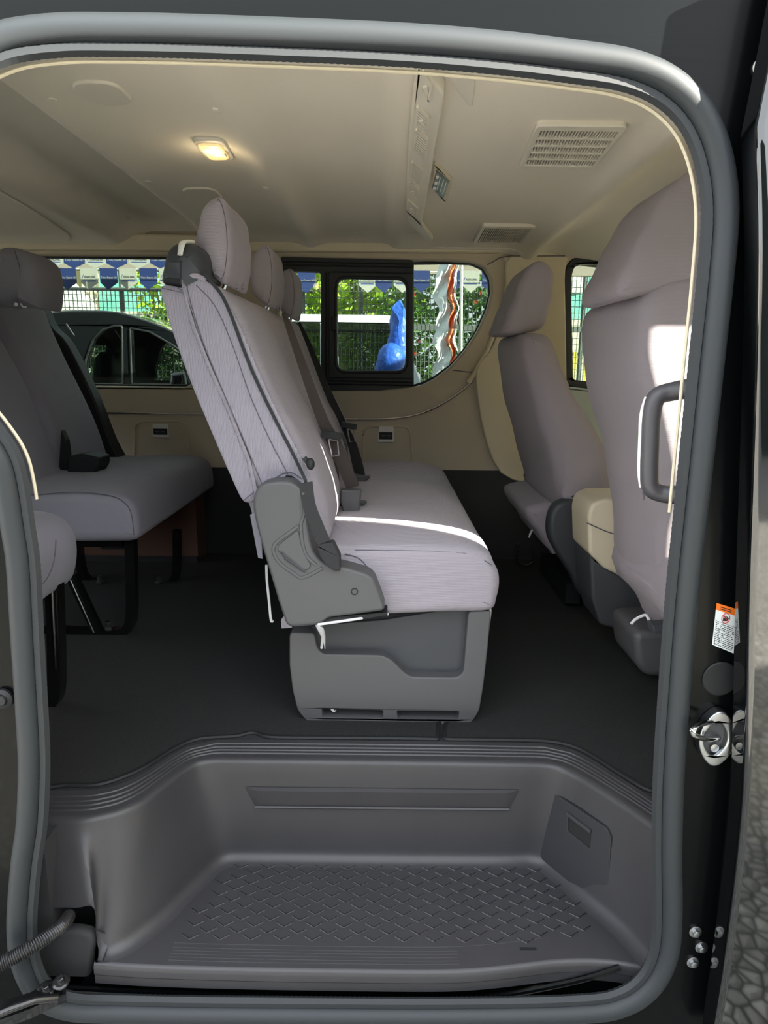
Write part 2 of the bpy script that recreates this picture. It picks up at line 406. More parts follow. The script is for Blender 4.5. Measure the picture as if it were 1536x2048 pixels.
# dark lower part and cream cantrail
zl = Y(900, 940, YF).z
plate('wall_far_lower', [(-3.0, FL-.01), (.80, FL-.01), (.80, zl), (-3.0, zl)], YF-.012, YF+.001, 'lower', kind='structure')
plate('wall_far_rail', xz([(-500, 462), (1000, 476), (1000, 508), (-500, 498)], YF), YF-.03, YF+.002, 'cream', b=.012, kind='structure')
plate('trim_front_pillar', cr(xz([(1018, 514), (1125, 512), (1128, 560), (1132, 780), (1135, 945), (1000, 945), (950, 760), (985, 690), (1010, 600)], YF), 5), YF-.02, YF+.002, 'cream', b=.008, kind='structure')
# pillow edge of the quarter trim
g = G(); g.tube([Y(a, b, YF-.006) for a, b in [(1012, 514), (1020, 540), (1012, 590), (995, 650), (975, 700), (950, 745), (935, 765)]], .012, 8); g.out('trim_quarter_edge', 'cream', kind='structure')
# seams
g = G()
for pts in ([(520, 472), (520, 505)], [(905, 740), (935, 744), (975, 745)], [(975, 530), (1000, 516), (1020, 512)], [(1020, 512), (1130, 512)]):
    g.tube([Y(a, b, YF-.022 if b < 520 else YF-.001) for a, b in pts], .0022, 5)
g.out('trim_seams', 'seam', kind='structure')
# chrome strip
ch = [(-60, 824), (120, 825), (230, 826), (415, 829), (560, 834), (690, 838), (760, 838), (810, 834), (855, 822), (900, 798), (928, 778), (946, 762)]
g = G(); g.tube([Y(*p, YF-.006) for p in cr(ch, 5, False)], .0048, 8); g.out('chrome_strip', 'chrome', label='thin chrome strip curving along the beige far side panel under the windows', cat='trim strip')
# recess panels + usb outlets
def recess(pts, nm):
    p = xz(pts, YF); g = G()
    g.tube([(q[0], YF+.001, q[1]) for q in rnd(p, .04)], .006, 8, closed=True); return g.out(nm, 'tan', kind='structure')
recess([(270, 843), (372, 843), (378, 935), (268, 935)], 'trim_armrest_recess'); recess([(727, 853), (820, 853), (826, 940), (725, 940)], 'trim_armrest_recess_front')
def usb(x0, y0, x1, y1, lab):
    c = Y((x0+x1)/2, (y0+y1)/2, YF); a = Y(x0, y1, YF); b = Y(x1, y0, YF)
    t = root('usb_outlet', c, lab, 'usb outlet', 'usb outlets on the far side panel')
    plate('bezel', rnd([(a.x, a.z), (b.x, a.z), (b.x-.003, b.z), (a.x+.003, b.z)], .004), YF-.012, YF-.0, 'white', t, b=.003)
    w = b.x-a.x; h = b.z-a.z
    plate('socket_plate', rnd([(a.x+.006, a.z+.2*h), (b.x-.006, a.z+.2*h), (b.x-.006, a.z+.66*h), (a.x+.006, a.z+.66*h)], .002), YF-.0145, YF-.012, 'blk', t, b=.001)
    for k in (.33, .67):
        cx = a.x+w*k; cz = a.z+.43*h
        s = plate('port', [(cx-.008, cz-.003), (cx+.008, cz-.003), (cx+.008, cz+.003), (cx-.008, cz+.003)], YF-.0155, YF-.0145, 'seatplast', t, b=.0004)
usb(307, 848, 338, 874, 'white bezel usb outlet on the far panel behind the rear bench'); usb(756, 853, 788, 884, 'white bezel usb outlet on the far panel beyond the front of the middle bench')

# ---------------- far windows
def win(name, outline, holes, glassout, y0, fm='frame', gl='glass', b=.004, yg=None):
    plate(name, outline, y0, y0+.03, fm, holes=holes, b=b, kind='structure')
YW = YF+.045
def grow(l, d):
    l = [tuple(q[:2]) for q in l]
    if area(l) < 0: l = l[::-1]
    return inset(l, -d)
def shrink(l, d):
    l = [tuple(q[:2]) for q in l]
    if area(l) < 0: l = l[::-1]
    return inset(l, d)
f1 = plate('window_1', grow(w1, .006), YW, YW+.02, 'frame', holes=[shrink(w1, .008)], kind='structure')
plate('window_pane', shrink(w1, .004), YW+.008, YW+.012, 'glass', f1, b=.0005)
hl = rnd(xz([(560, 543), (643, 545), (643, 746), (560, 746)], YW), .02)
hs = rnd(xz([(675, 557), (812, 560), (811, 741), (675, 741)], YW), .045)
f2 = plate('window_2', grow(w2, .004), YF+.012, YW+.02, 'frame', holes=[hl, hs], b=.004, kind='structure')
plate('window_pane', grow(hl, .004), YW+.008, YW+.012, 'glass', f2, b=.0005)
sf = plate('sliding_frame', rnd(xz([(657, 543), (826, 546), (826, 758), (657, 756)], YF), .012), YF-.004, YF+.014, 'frame', f2, holes=[rnd(xz([(675, 557), (812, 560), (811, 741), (675, 741)], YF), .045)], b=.005)
g = G(); g.tube([(q[0], YF-.004, q[1]) for q in rnd(xz([(671, 553), (816, 556), (815, 746), (671, 745)], YF), .05)], .005, 8, closed=True); g.out('gasket', 'blk', sf)
plate('window_pane', grow(rnd(xz([(675, 557), (812, 560), (811, 741), (675, 741)], YF), .045), .004), YF+.003, YF+.006, 'glass', sf, b=.0005)
lt = Y(668, 648, YF)
plate('latch', rnd([(lt.x-.012, lt.z-.03), (lt.x+.014, lt.z-.03), (lt.x+.014, lt.z+.03), (lt.x-.012, lt.z+.03)], .004), YF-.022, YF-.004, 'blk', sf, b=.004)
g = G()
for yy in (527, 533, 763, 769): g.tube([Y(565, yy-3, YF+.010), Y(825, yy+2, YF+.010)], .004, 6)
g.tube([Y(652, 545, YF+.008), Y(652, 760, YF+.008)], .004, 6)
g.out('slide_rail', 'blk', f2)
f3 = plate('window_3', grow(w3, .005), YW, YW+.02, 'frame', holes=[shrink(w3, .006)], kind='structure')
plate('window_pane', shrink(w3, .003), YW+.008, YW+.012, 'glass', f3, b=.0005)
f4 = plate('window_4', grow(w4, .004), YF-.004, YF+.04, 'frame', holes=[shrink(w4, .032)], b=.008, kind='structure')
plate('window_pane', shrink(w4, .028), YF+.02, YF+.024, 'glass', f4, b=.0005)
# driver door trim
plate('door_1', rnd(xz([(1128, 772), (1215, 782), (1450, 812), (1450, 1110), (1120, 1110)], YF-.01), .01), YF-.05, YF-.004, 'lgrey', b=.012, kind='structure')

# ---------------- near body side: black panel with the door opening, jamb, weatherstrip
seal = [(-190, 330), (-130, 160), (-20, 84), (100, 60), (250, 58), (420, 62), (768, 76), (980, 92), (1150, 112), (1260, 130), (1340, 165), (1400, 225), (1436, 310), (1450, 420), (1440, 560), (1425, 700), (1408, 860), (1390, 1030), (1372, 1200), (1356, 1400), (1346, 1550), (1342, 1700), (1343, 1820), (1336, 1905), (1306, 1968), (1250, 2008), (1160, 2024), (900, 2030), (500, 2028), (250, 2024), (140, 2018), (80, 1990), (46, 1930), (36, 1850), (44, 1730), (56, 1640), (60, 1520), (54, 1400), (46, 1270), (38, 1130), (28, 1060), (14, 970), (0, 920), (-29, 875), (-80, 810), (-150, 700), (-185, 500)]
sp = [(p.x, p.z) for p in (Y(a, b, YN) for a, b in seal)]
spc = [tuple(q) for q in cr(sp, 5)]
hole = grow(spc, -.0) if False else spc
fd_in = .62
outside = [(-3.0, .22), (2.3, .22), (2.3, 2.16), (-3.0, 2.16)]
nw = rnd([(-2.7, 1.2), (-.9, 1.2), (-.9, 1.85), (-2.7, 1.85)], .06)
fwn = rnd([(.72, 1.16), (2.05, 1.16), (1.85, 1.98), (.72, 1.98)], [.05, .05, .25, .05])
plate('wall_near', outside, YN+.012, YN+.03, 'paintd', holes=[grow(spc, .004), nw, fwn], b=.006, kind='structure')
g5 = plate('window_5', grow(nw, .02), YN+.004, YN+.02, 'frame', holes=[shrink(nw, .02)], kind='structure'); plate('window_pane', nw, YN+.02, YN+.024, 'glassd', g5, b=.0005)
# weatherstrip: wide smooth bulb plus ribbed inner flange
def ring(path, r, ry, dy, n=12):
    g = G(); g.tube([(q[0], YN+dy, q[1]) for q in path], r, n, closed=True, ry=ry, upv=Vector((0, 1, 0))); return g
ws = root('weatherstrip', (spc[0][0], YN, spc[0][1]), 'dark grey rubber weatherstrip framing the whole sliding door opening', 'door seal')
ring(spc, .019, .019, .0).out('seal_bulb', 'rubber', ws)
path2 = inset(spc if area(spc) > 0 else spc[::-1], .024)
g = G(); P2 = [(q[0], YN+.004, q[1]) for q in path2]
# ribbed flange
pp = []; tot = 0
for i in range(len(P2)):
    a = Vector(P2[i]); b = Vector(P2[(i+1) % len(P2)]); n = max(1, int((b-a).length/.0045))
    for k in range(n): pp.append(a.lerp(b, k/n))
g.tube(pp, .010, 6, closed=True, upv=Vector((0, 1, 0)))
for i in range(0, len(pp), 2):
    for k in range(6):
        v = g.v[i*6+k]; g.v[i*6+k] = pp[i].lerp(v, .94)
g.out('ribbed_flange', 'rubberd', ws)
path3 = inset(spc if area(spc) > 0 else spc[::-1], .033)
i0 = min(range(len(path3)), key=lambda i: (Vector(path3[i])-Vector((Y(1330, 1650, YN).x, Y(1330, 1650, YN).z))).length)
p3o = [path3[(i0+k) % len(path3)] for k in range(len(path3))]
if p3o[8][1] < p3o[0][1]: p3o = p3o[::-1]
p3o = [q for k, q in enumerate(p3o) if q[1] > Y(48, 1020, YN).z]
g = G(); g.tube([(q[0], YN+.020, q[1]) for q in p3o], .0028, 8, upv=Vector((0, 1, 0))); g.out('cream_trim_edge', 'cream', ws, label='thin cream edge inside the rubber seal')
# front bulkhead with windscreen, dashboard, rear wall
wsn = rnd([(1.16, 1.22), (3.04, 1.22), (2.98, 1.95), (1.22, 1.95)], .08)
g = G(); plate_g(g, [(1.0, .3), (3.25, .3), (3.25, 2.13), (1.0, 2.13)], [wsn], (2.16, 0, 0), (0, 1, 0), (0, 0, 1), .04, .004); g.out('wall_front', 'cream', kind='structure')
g = G(); g.box(1.75, 2.14, 1.14, 3.1, .8, 1.22); g.out('trim_dashboard', 'blk', kind='structure', smooth=False)
g = G(); plate_g(g, [(1.0, .3), (3.25, .3), (3.25, 2.13), (1.0, 2.13)], [rnd([(1.3, 1.25), (2.9, 1.25), (2.9, 1.9), (1.3, 1.9)], .06)], (-3.02, 0, 0), (0, 1, 0), (0, 0, 1), .04, .004); g.out('wall_rear', 'tan', kind='structure')
# ================================================================== ENTRY STEP
ZP = .375; ZT = .625
pairs = [((80, 1642), (80, 1815), 0), ((120, 1641), (150, 1816), 0), ((165, 1640), (189, 1818), 0), ((200, 1634), (196, 1902), 1), ((245, 1622), (225, 1900), 1), ((290, 1600), (262, 1882), 1), ((340, 1562), (318, 1838), 1),
 ((385, 1530), (388, 1768), 1), ((422, 1521), (446, 1722), 1), ((500, 1521), (520, 1717), 1), ((768, 1524), (768, 1720), 1), ((1000, 1527), (990, 1722), 1), ((1098, 1530), (1070, 1722), 1),
 ((1142, 1545), (1115, 1748), 1), ((1185, 1570), (1165, 1792), 1), ((1260, 1618), (1250, 1864), 1), ((1325, 1664), (1310, 1932), 1)]
tops = []; bots = []
for a, b, k in pairs:
    t = Z(*a, ZT); tops.append(t); bots.append(Z(*b, ZP) if k else Y(*b, t.y-.02-.016*len(tops)))
tops = cr(tops, 4, False); bots = cr(bots, 4, False)
st = root('entry_step', Z(700, 1800, ZP), 'grey moulded plastic entry step well inside the sliding door opening', 'entry step')
g = G(); rows = []
NV = 14
for t, b in zip(tops, bots):
    h = (t-b); out = Vector((0, 1, 0)); col = []
    for k in range(NV+1):
        s = k/NV; col.append(b.lerp(t, s))
    rows.append(col)
# outward normal in plan for rounding
def plan_n(L, i):
    a = L[max(0, i-1)]; c = L[min(len(L)-1, i+1)]; d = (c-a); n = Vector((-d.y, d.x, 0))
    return n.normalized() if n.length > 1e-6 else Vector((0, 1, 0))
v = []; cols = []
for i, (t, b) in enumerate(zip(tops, bots)):
    nb = plan_n(bots, i); ntp = plan_n(tops, i); col = []
    # fillet at the floor, wall, rounded nose at the top
    R1 = .028; R2 = .014
    for k in range(6):
        a = PI/2*k/5; col.append(b - nb*R1*(1-math.sin(a)) + Vector((0, 0, R1*(1-math.cos(a))))) if b.z < .4 else col.append(b+Vector((0, 0, .001*k)))
    top0 = t-Vector((0, 0, R2)); low = col[-1]
    for k in range(1, 8): col.append(low.lerp(top0, k/8))
    for k in range(6):
        a = PI/2*k/5; col.append(t + ntp*R2*(1-math.cos(a)) - Vector((0, 0, R2*(1-math.sin(a)))))
    cols.append(col)
m_ = len(cols[0]); v = [q for c in cols for q in c]
f = [(i*m_+k, (i+1)*m_+k, (i+1)*m_+k+1, i*m_+k+1) for i in range(len(cols)-1) for k in range(m_-1)]
f = [q[::-1] for q in f]
g.add(v, f)
# front right return edge
c = cols[-1]; g.add([q for q in c]+[q+Vector((.004, .03, 0)) for q in c], [(k, k+1, m_+k+1, m_+k) for k in range(m_-1)])
g.out('step_wall', 'steppl', st, ang=60)
# ribbed top border
oc = opc; op3 = [Vector((q[0], q[1], ZT)) for q in oc]
tn = [t+plan_n(tops, i)*R2 for i, t in enumerate(tops)]
def resamp(L, n):
    d = [0]
    for i in range(1, len(L)): d.append(d[-1]+(L[i]-L[i-1]).length)
    out = []
    for k in range(n+1):
        s = d[-1]*k/n; i = 1
        while i < len(L)-1 and d[i] < s: i += 1
        w = (s-d[i-1])/max(1e-9, d[i]-d[i-1]); out.append(L[i-1].lerp(L[i], w))
    return out
ni = len(tn)-1
# pair by nearest in plan so that the border keeps its width
no = []
last = 0
fine = resamp(op3, 400)
for i, q in enumerate(tn):
    j = min(range(last, len(fine)), key=lambda j: (fine[j]-q).length)
    if i == 0: j = 0
    if i == len(tn)-1: j = len(fine)-1
    last = j; no.append(fine[j])
g = G(); v = []; f = []; NR = 40
for a, b in zip(tn, no):
    for k in range(NR+1):
        s = k/NR; z = 0
        if .12 < s < .9: z = .0022*(1 if ((s*5.5) % 1) < .3 else 0)
        v.append(a.lerp(b, s)+Vector((0, 0, z)))
for i in range(len(tn)-1):
    for k in range(NR): q = i*(NR+1)+k; f.append((q, q+NR+1, q+NR+2, q+1)[::-1])
g.add(v, f)
g.add([q for q in no]+[q-Vector((0, 0, .03)) for q in no], [(i, i+1, len(no)+i+1, len(no)+i) for i in range(len(no)-1)])
g.out('ribbed_border', 'steppl', st, ang=25)
# dark joints across the border
# tread floor
bl = [Vector((q.x, q.y, ZP)) for q in [b - plan_n(bots, i)*R1*.98 for i, b in enumerate(bots)] if True]
bl = [q for q, b in zip(bl, bots) if b.z < ZP+.004 and q.y > 1.09]
front = [Z(a, b, ZP) for a, b in [(1305, 1934), (1240, 1921), (1180, 1916), (1110, 1918), (1050, 1925), (980, 1933), (900, 1938), (768, 1938), (500, 1934), (300, 1928), (190, 1921)]]
frontc = cr(front, 5, False)
loop = [(q.x, q.y) for q in bl]+[(q.x, q.y) for q in frontc]
if area(loop) < 0: loop = loop[::-1]
g = G()
tri = tessellate_polygon([[Vector((a, b, 0)) for a, b in loop]])
vv = [Vector((a, b, ZP)) for a, b in loop]
ff = []
for t in tri:
    p = [vv[i] for i in t]; ff.append(t if (p[1]-p[0]).cross(p[2]-p[0]).z > 0 else t[::-1])
g.add(vv, ff)
# chevron tread marks
def chev(cx, cy, w, d):
    for s in (-1, 1):
        a = Vector((cx, cy-d, ZP+.0004)); b = Vector((cx+s*w, cy+d*.6, ZP+.0004)); n = (b-a).cross(Vector((0, 0, 1))).normalized()*.0015
        q = [a-n, a+n, b+n, b-n]; qz = [Vector((*r.xy, ZP+.0022)) for r in (a-n*.3, a+n*.3, b+n*.3, b-n*.3)]
        g.add(q+qz, [(4, 5, 6, 7), (0, 1, 5, 4), (1, 2, 6, 5), (2, 3, 7, 6), (3, 0, 4, 7), (7, 6, 5, 4)])
pl2 = [(q.x, q.y) for q in [Z(*p, ZP) for p in [(480, 1728), (1065, 1733), (1110, 1765), (1165, 1815), (1195, 1850), (1180, 1870), (1060, 1882), (760, 1888), (340, 1884), (370, 1850), (420, 1790)]]]
def inside(x, y, P):
    c = False
    for i in range(len(P)):
        a = P[i-1]; b = P[i]
        if (a[1] > y) != (b[1] > y) and x < (b[0]-a[0])*(y-a[1])/(b[1]-a[1])+a[0]: c = not c
    return c
yy = 1.14; r_ = 0
while yy < 1.42:
    xx = -.6 + (r_ % 2)*.031
    while xx < .6:
        if inside(xx, yy, pl2): chev(xx, yy, .0175, .0075)
        xx += .062
    yy += .0165; r_ += 1
# grooves near the front edge: raised fine lines
for k in range(5):
    off = .010+.0075*k; g.tube([Vector((q.x, q.y+off, ZP+.0002)) for q in frontc if -.44 < q.x < .16], .0011, 5)
g.tube([Vector((q.x, q.y+.05, ZP+.0002)) for q in frontc if -.44 < q.x < .36], .0012, 5)
g.out('tread', 'steppl', st, ang=30)
g = G(); sl_ = Z(1056, 1898, ZP); g.box(sl_.x-.016, sl_.x+.016, sl_.y-.003, sl_.y+.003, ZP-.001, ZP+.0012); g.out('drain_slot', 'blk', st)
# front lip
g = G(); prof = [(0, 0), (-.004, -.0012), (-.007, -.005), (-.008, -.012), (-.008, -.024), (-.004, -.0248), (-.0035, -.027), (-.006, -.0275), (-.006, -.046), (.004, -.05)]
v = []; n = len(prof)
for q in frontc:
    for a, b in prof: v.append(q+Vector((0, a, b)))
g.add(v, [(i*n+k, i*n+k+1, (i+1)*n+k+1, (i+1)*n+k)[::-1] for i in range(len(frontc)-1) for k in range(n-1)]); g.out('front_lip', 'steppl', st, ang=50)
# riser grip moulding
p0 = Z(768, 1524, ZT); p1 = Z(768, 1720, ZP); dn = (p1-p0); nrm = dn.cross(Vector((1, 0, 0))).normalized(); nrm = nrm if nrm.y < 0 else -nrm
def onriser(px, py): return onp(px, py, p0+nrm*.002, nrm)
a = [onriser(*p) for p in [(490, 1574), (1038, 1580), (1018, 1617), (510, 1612)]]
g = G(); inn = [a[0].lerp(a[2], .05)+nrm*.008+Vector((0, 0, -.002)), a[1].lerp(a[3], .05)+nrm*.008+Vector((0, 0, -.002)), a[2].lerp(a[0], .03)+nrm*.003+Vector((0, 0, .01)), a[3].lerp(a[1], .03)+nrm*.003+Vector((0, 0, .01))]
g.add(a+inn, [(0, 1, 5, 4), (1, 2, 6, 5), (2, 3, 7, 6), (3, 0, 4, 7), (4, 5, 6, 7)]); 
g.tube([a[3]+nrm*.003, a[2]+nrm*.003], .0035, 6)
g.out('riser_moulding', 'steppl', st, ang=20)
# compartment door on the right side wall
qa = Z(1142, 1545, ZT); qb = Z(1260, 1618, ZT); qc = Z(1165, 1792, ZP); n2 = (qb-qa).cross(qc-qa).normalized()
if n2.y > 0: n2 = -n2
U2 = (qb-qa); U2 = (U2-n2*U2.dot(n2)); U2.z = 0; U2 = (U2-n2*U2.dot(n2)).normalized(); V2 = n2.cross(U2)
def loc2(px, py): q = onp(px, py, qa, n2)-qa; return (q.dot(U2), q.dot(V2))
dpts = rnd([loc2(*p) for p in [(1098, 1592), (1112, 1587), (1215, 1655), (1224, 1672), (1216, 1818), (1205, 1817), (1082, 1715), (1078, 1690), (1083, 1645)]], .012)
g = G(); plate_g(g, grow(dpts, .0022), [], qa-n2*.004, U2, V2, .0045, .0005)
g.out('compartment_gap', 'blk', st)
hp_ = [loc2(*p) for p in [(1137, 1625), (1185, 1662), (1181, 1697), (1137, 1661)]]
g = G(); plate_g(g, dpts, [rnd(hp_, .003)], qa-n2*.002, U2, V2, .0055, .0012); cd = g.out('compartment_door', 'stepdoor', st, ang=30)
g = G(); plate_g(g, grow(rnd(hp_, .003), .001), [], qa-n2*.004, U2, V2, .0048, .0003)
g.out('finger_recess', 'blk', cd)
g = G(); g.bar(qa+U2*hp_[0][0]+V2*hp_[0][1]+n2*.005, qa+U2*hp_[1][0]+V2*hp_[1][1]+n2*.005, .008, .006, upv=n2); g.out('door_handle', 'steppl', cd)

# body sill below the step, dark cavity at the lower left
g = G(); g.box(-2.9, 2.2, 1.115, 1.5, .22, .318); g.out('wall_near_sill', 'paintd', kind='structure', smooth=False)
g = G(); sil = [(130, 1990), (400, 1998), (900, 2000), (1050, 1990), (1180, 1965), (1300, 1940)]
sp3 = [Y(a, b, 1.10) for a, b in [(120, 1975), (500, 1992), (850, 1998), (1000, 1990), (1150, 1962), (1240, 1935)]]
g.tube(cr(sp3, 5, False), .006, 8); g.out('trim_sill_bead', 'paintd', kind='structure')
plate('trim_cavity_back', [(-.75, .3), (Y(196, 1850, 1.2).x, .3), (Y(196, 1850, 1.2).x, .475), (-.75, .475)], 1.20, 1.22, 'blk', kind='structure')
g = G(); g.box(-.80, Y(106, 1700, 1.15).x, 1.12, 1.26, .30, .615); g.out('trim_rear_jamb', 'lower', kind='structure', smooth=False)
# lower corner moulding
g = G(); pm = xz([(100, 1845), (190, 1848), (194, 1895), (180, 1952), (130, 1945), (95, 1925), (80, 1890)], 1.14)
pillow_g(g, cr(pm, 4), 1.115, 1.14, .010); g.out('corner_moulding', 'lower', label='smooth dark plastic moulding in the lower left corner beside the step', cat='moulding')
# corrugated conduit
cp = [Y(138, 1832, 1.12), Y(118, 1858, 1.07), Y(70, 1890, 1.03), (Y(0, 1928, 1.0)), Y(-70, 1955, .97)]
cp = resamp(cr(cp, 8, False), 230)
g = G(); g.tube(cp, 1, 12); 
for i in range(len(cp)):
    for k in range(12):
        j = i*12+k; g.v[j] = cp[i]+(g.v[j]-cp[i])*(.0132 if (i//2) % 2 else .0102)
g.out('corrugated_conduit', 'conduit', label='black corrugated cable conduit crossing the lower left corner of the opening', cat='conduit', ang=80)
# slide hinge arm
hr = root('hinge_arm', Y(100, 1985, 1.03), 'black sliding door hinge arm with bolts at the bottom left corner', 'hinge')
zz = Y(100, 1985, 1.03).z
g = G(); top = [Y(a, b, y) for a, b, y in [(-60, 2020, .96), (0, 2010, .98), (60, 1985, 1.0), (105, 1960, 1.05), (130, 1965, 1.06), (132, 1985, 1.04), (115, 1992, 1.0), (60, 2018, .97), (0, 2040, .95), (-60, 2060, .93)]]
bz = [q+Vector((0, 0, -.02)) for q in top]; n = len(top)
g.add(top+bz, [tuple(range(n-1, -1, -1)), tuple(range(n, 2*n))]+[(i, (i+1) % n, n+(i+1) % n, n+i) for i in range(n)]); g.out('arm', 'blkmetal', hr, ang=20)
g = G(); g.tube([Y(-60, 2052, .935), Y(20, 2018, .96), Y(70, 2000, .98), Y(114, 1995, 1.0)], .007, 10); g.out('rail_edge', 'blkmetal', hr)
for (a, b, r) in ((92, 1973, .012), (122, 1957, .011), (15, 2010, .010)):
    c = Y(a, b, 1.015); g = G(); g.lathe(c-Vector((0, 0, .008)), (0, -.25, 1), [(r*1.35, 0), (r*1.35, .003), (r, .004), (r, .005)], 18); g.lathe(c-Vector((0, 0, .003)), (0, -.25, 1), [(r*.55, 0), (r*.55, .007), (r*.45, .008)], 6); g.out('bolt', 'blkmetal', hr, ang=25)
# round buffer on the left jamb
c = Y(8, 1396, 1.07); g = G(); g.lathe(c, (0, -1, 0), [(.018, 0), (.018, .006), (.012, .010), (.010, .008), (.008, .012)], 22); g.out('rubber_buffer', 'blk', label='small round black rubber buffer on the left door jamb', cat='buffer', ang=30)

# ---------------- right jamb: striker, plug, label, ridges, front door edge
YJ = YN+.012
jr = [(1508, 300), (1506, 700), (1502, 950), (1488, 1100), (1486, 1180), (1496, 1260), (1492, 1340), (1482, 1420), (1474, 1500), (1468, 1600), (1448, 1800), (1438, 1950), (1428, 2048), (1424, 2100)]
g = G(); g.tube([Y(a-6, b, YJ-.002) for a, b in cr([Vector(q) for q in jr], 5, False)], .005, 10)
g.tube([Y(a+8, b, YJ-.008) for a, b in cr([Vector(q) for q in jr], 5, False)], .0045, 10); g.out('trim_jamb_ridges', 'paintd', kind='structure')
fdp = [(1516, 250), (1522, 500), (1515, 800), (1504, 1100), (1498, 1280), (1494, 1450), (1488, 1600), (1474, 1750), (1458, 1880), (1444, 1980), (1432, 2060), (1425, 2130)]
fe = [(Y(a, b, 1.0)) for a, b in fdp]; fe2 = [(q.x, q.z) for q in cr(fe, 4, False)]
# the opening window of the front door is cut in the same place as in the body
fo = [(q[0], q[1]) for q in fe2][::-1]+[(fe2[0][0]+.02, 2.05), (1.95, 2.05), (2.14, 1.25), (2.3, 1.10), (2.2, fe2[-1][1])]
bodyd = root('front_door', (1.2, 1.0, .9), 'glossy black front door edge at the right border reflecting gravel', 'van door')
plate('door_skin', fo, 1.0, 1.045, 'paint', bodyd, holes=[fwn], b=.010)
plate('door_window', fwn, 1.02, 1.024, 'clear', bodyd, b=.0005)
# striker
sk = root('door_striker', Y(1425, 1467, YJ), 'zinc door striker loop on an oval plate on the right door pillar', 'door striker')
c = Y(1425, 1467, YJ)
ov = [(c.x+.032*math.cos(t)*(.9+.1*math.cos(2*t)), c.z+.052*math.sin(t)) for t in [2*PI*k/28 for k in range(28)]]
plate('base_plate', ov, YJ-.020, YJ-.001, 'steel', sk, holes=[[(a*.62+c.x*.38-.003, b*.62+c.z*.38) for a, b in ov]], b=.003)
plate('cup', [(a*.8+c.x*.2, b*.8+c.z*.2) for a, b in ov], YJ-.006, YJ, 'seatplast', sk)
g = G(); lp = [Y(1432, 1443, YJ-.01), Y(1408, 1446, YJ-.03), Y(1388, 1458, YJ-.05), Y(1388, 1470, YJ-.05), Y(1412, 1478, YJ-.035), Y(1437, 1476, YJ-.01)]
g.tube(cr(lp, 5, False), .0048, 10); g.out('striker_loop', 'chrome', sk)
for (a, b) in ((1428, 1495), (1430, 1430)):
    q = Y(a, b, YJ-.009); g = G(); g.lathe(q, (0, -1, 0), [(.0075, 0), (.0075, .003), (.003, .0035)], 12); g.out('screw', 'steel', sk)
c = Y(1440, 1357, YJ); g = G(); g.lathe(c, (0, -1, 0), [(.031, 0), (.031, .0016), (.029, .003), (.0, .0032)], 36); g.out('hole_plug', 'blk', label='flat round black plug above the striker on the right door pillar', cat='plug', ang=30)
# warning label
lb = root('warning_label', Y(1450, 1256, YJ), 'white warning label with orange header on the black right door pillar', 'label')
LQ = [Y(*p, YJ-.001) for p in [(1433, 1206), (1473, 1218), (1467, 1307), (1424, 1289)]]
def lq(u, v, d=0): return LQ[0].lerp(LQ[1], u).lerp(LQ[3].lerp(LQ[2], u), v)+Vector((0, -d, 0))
def quadp(nm, u0, v0, u1, v1, d, m): g = G(); q = [lq(u0, v0, d), lq(u1, v0, d), lq(u1, v1, d), lq(u0, v1, d)]; g.add(q+[p+Vector((0, .0004, 0)) for p in q], [(3, 2, 1, 0), (4, 5, 6, 7), (0, 1, 5, 4), (1, 2, 6, 5), (2, 3, 7, 6), (3, 0, 4, 7)]); return g
quadp('x', 0, .14, 1, 1, .0004, 0).out('label_sheet', 'paper', lb, smooth=False)
quadp('x', 0, 0, 1, .155, .0006, 0).out('orange_header', 'orange', lb, smooth=False)
g = G(); random.seed(3)
for r in range(13):
    v0 = .44+r*.042; u = .06
    while u < .88:
        w = random.uniform(.03, .11)
        if random.random() > .12: q = [lq(u, v0, .0008), lq(u+w, v0, .0008), lq(u+w, v0+.02, .0008), lq(u, v0+.02, .0008)]; g.add(q, [(3, 2, 1, 0)])
        u += w+.025
for v0 in (.05, .095):
    q = [lq(.2, v0, .0009), lq(.75, v0, .0009), lq(.75, v0+.02, .0009), lq(.2, v0+.02, .0009)]; g.add(q, [(3, 2, 1, 0)])
q = [lq(.03, .405, .0008), lq(.97, .405, .0008), lq(.97, .412, .0008), lq(.03, .412, .0008)]; g.add(q, [(3, 2, 1, 0)])
g.out('fine_print', 'ink', lb, smooth=False)
g = G(); cc = lq(.5, .28, .001); rr = .0075
g.tube([cc+Vector((rr*math.cos(t)*.9, 0, rr*math.sin(t)*1.15)) for t in [2*PI*k/24 for k in range(24)]], .0006, 5, closed=True, upv=Vector((0, 1, 0)))
g.bar(cc+Vector((-rr*.6, 0, rr*.8)), cc+Vector((rr*.6, 0, -rr*.8)), .001, .0006, upv=Vector((0, 1, 0))); g.out('prohibition_ring', 'redink', lb)
g = G()
for k in range(4): g.bar(cc+Vector((-.0035+.002*k, .0002, -.001)), cc+Vector((-.0035+.002*k, .0002, .0045-.0008*abs(k-1))), .0012, .0005, upv=Vector((0, 1, 0)))
g.box(cc.x-.0043, cc.x+.0035, cc.y, cc.y+.0005, cc.z-.005, cc.z-.0005); g.bar(cc+Vector((.003, .0002, -.003)), cc+Vector((.0055, .0002, .001)), .0014, .0005, upv=Vector((0, 1, 0)))
g.out('hand_symbol', 'ink', lb)
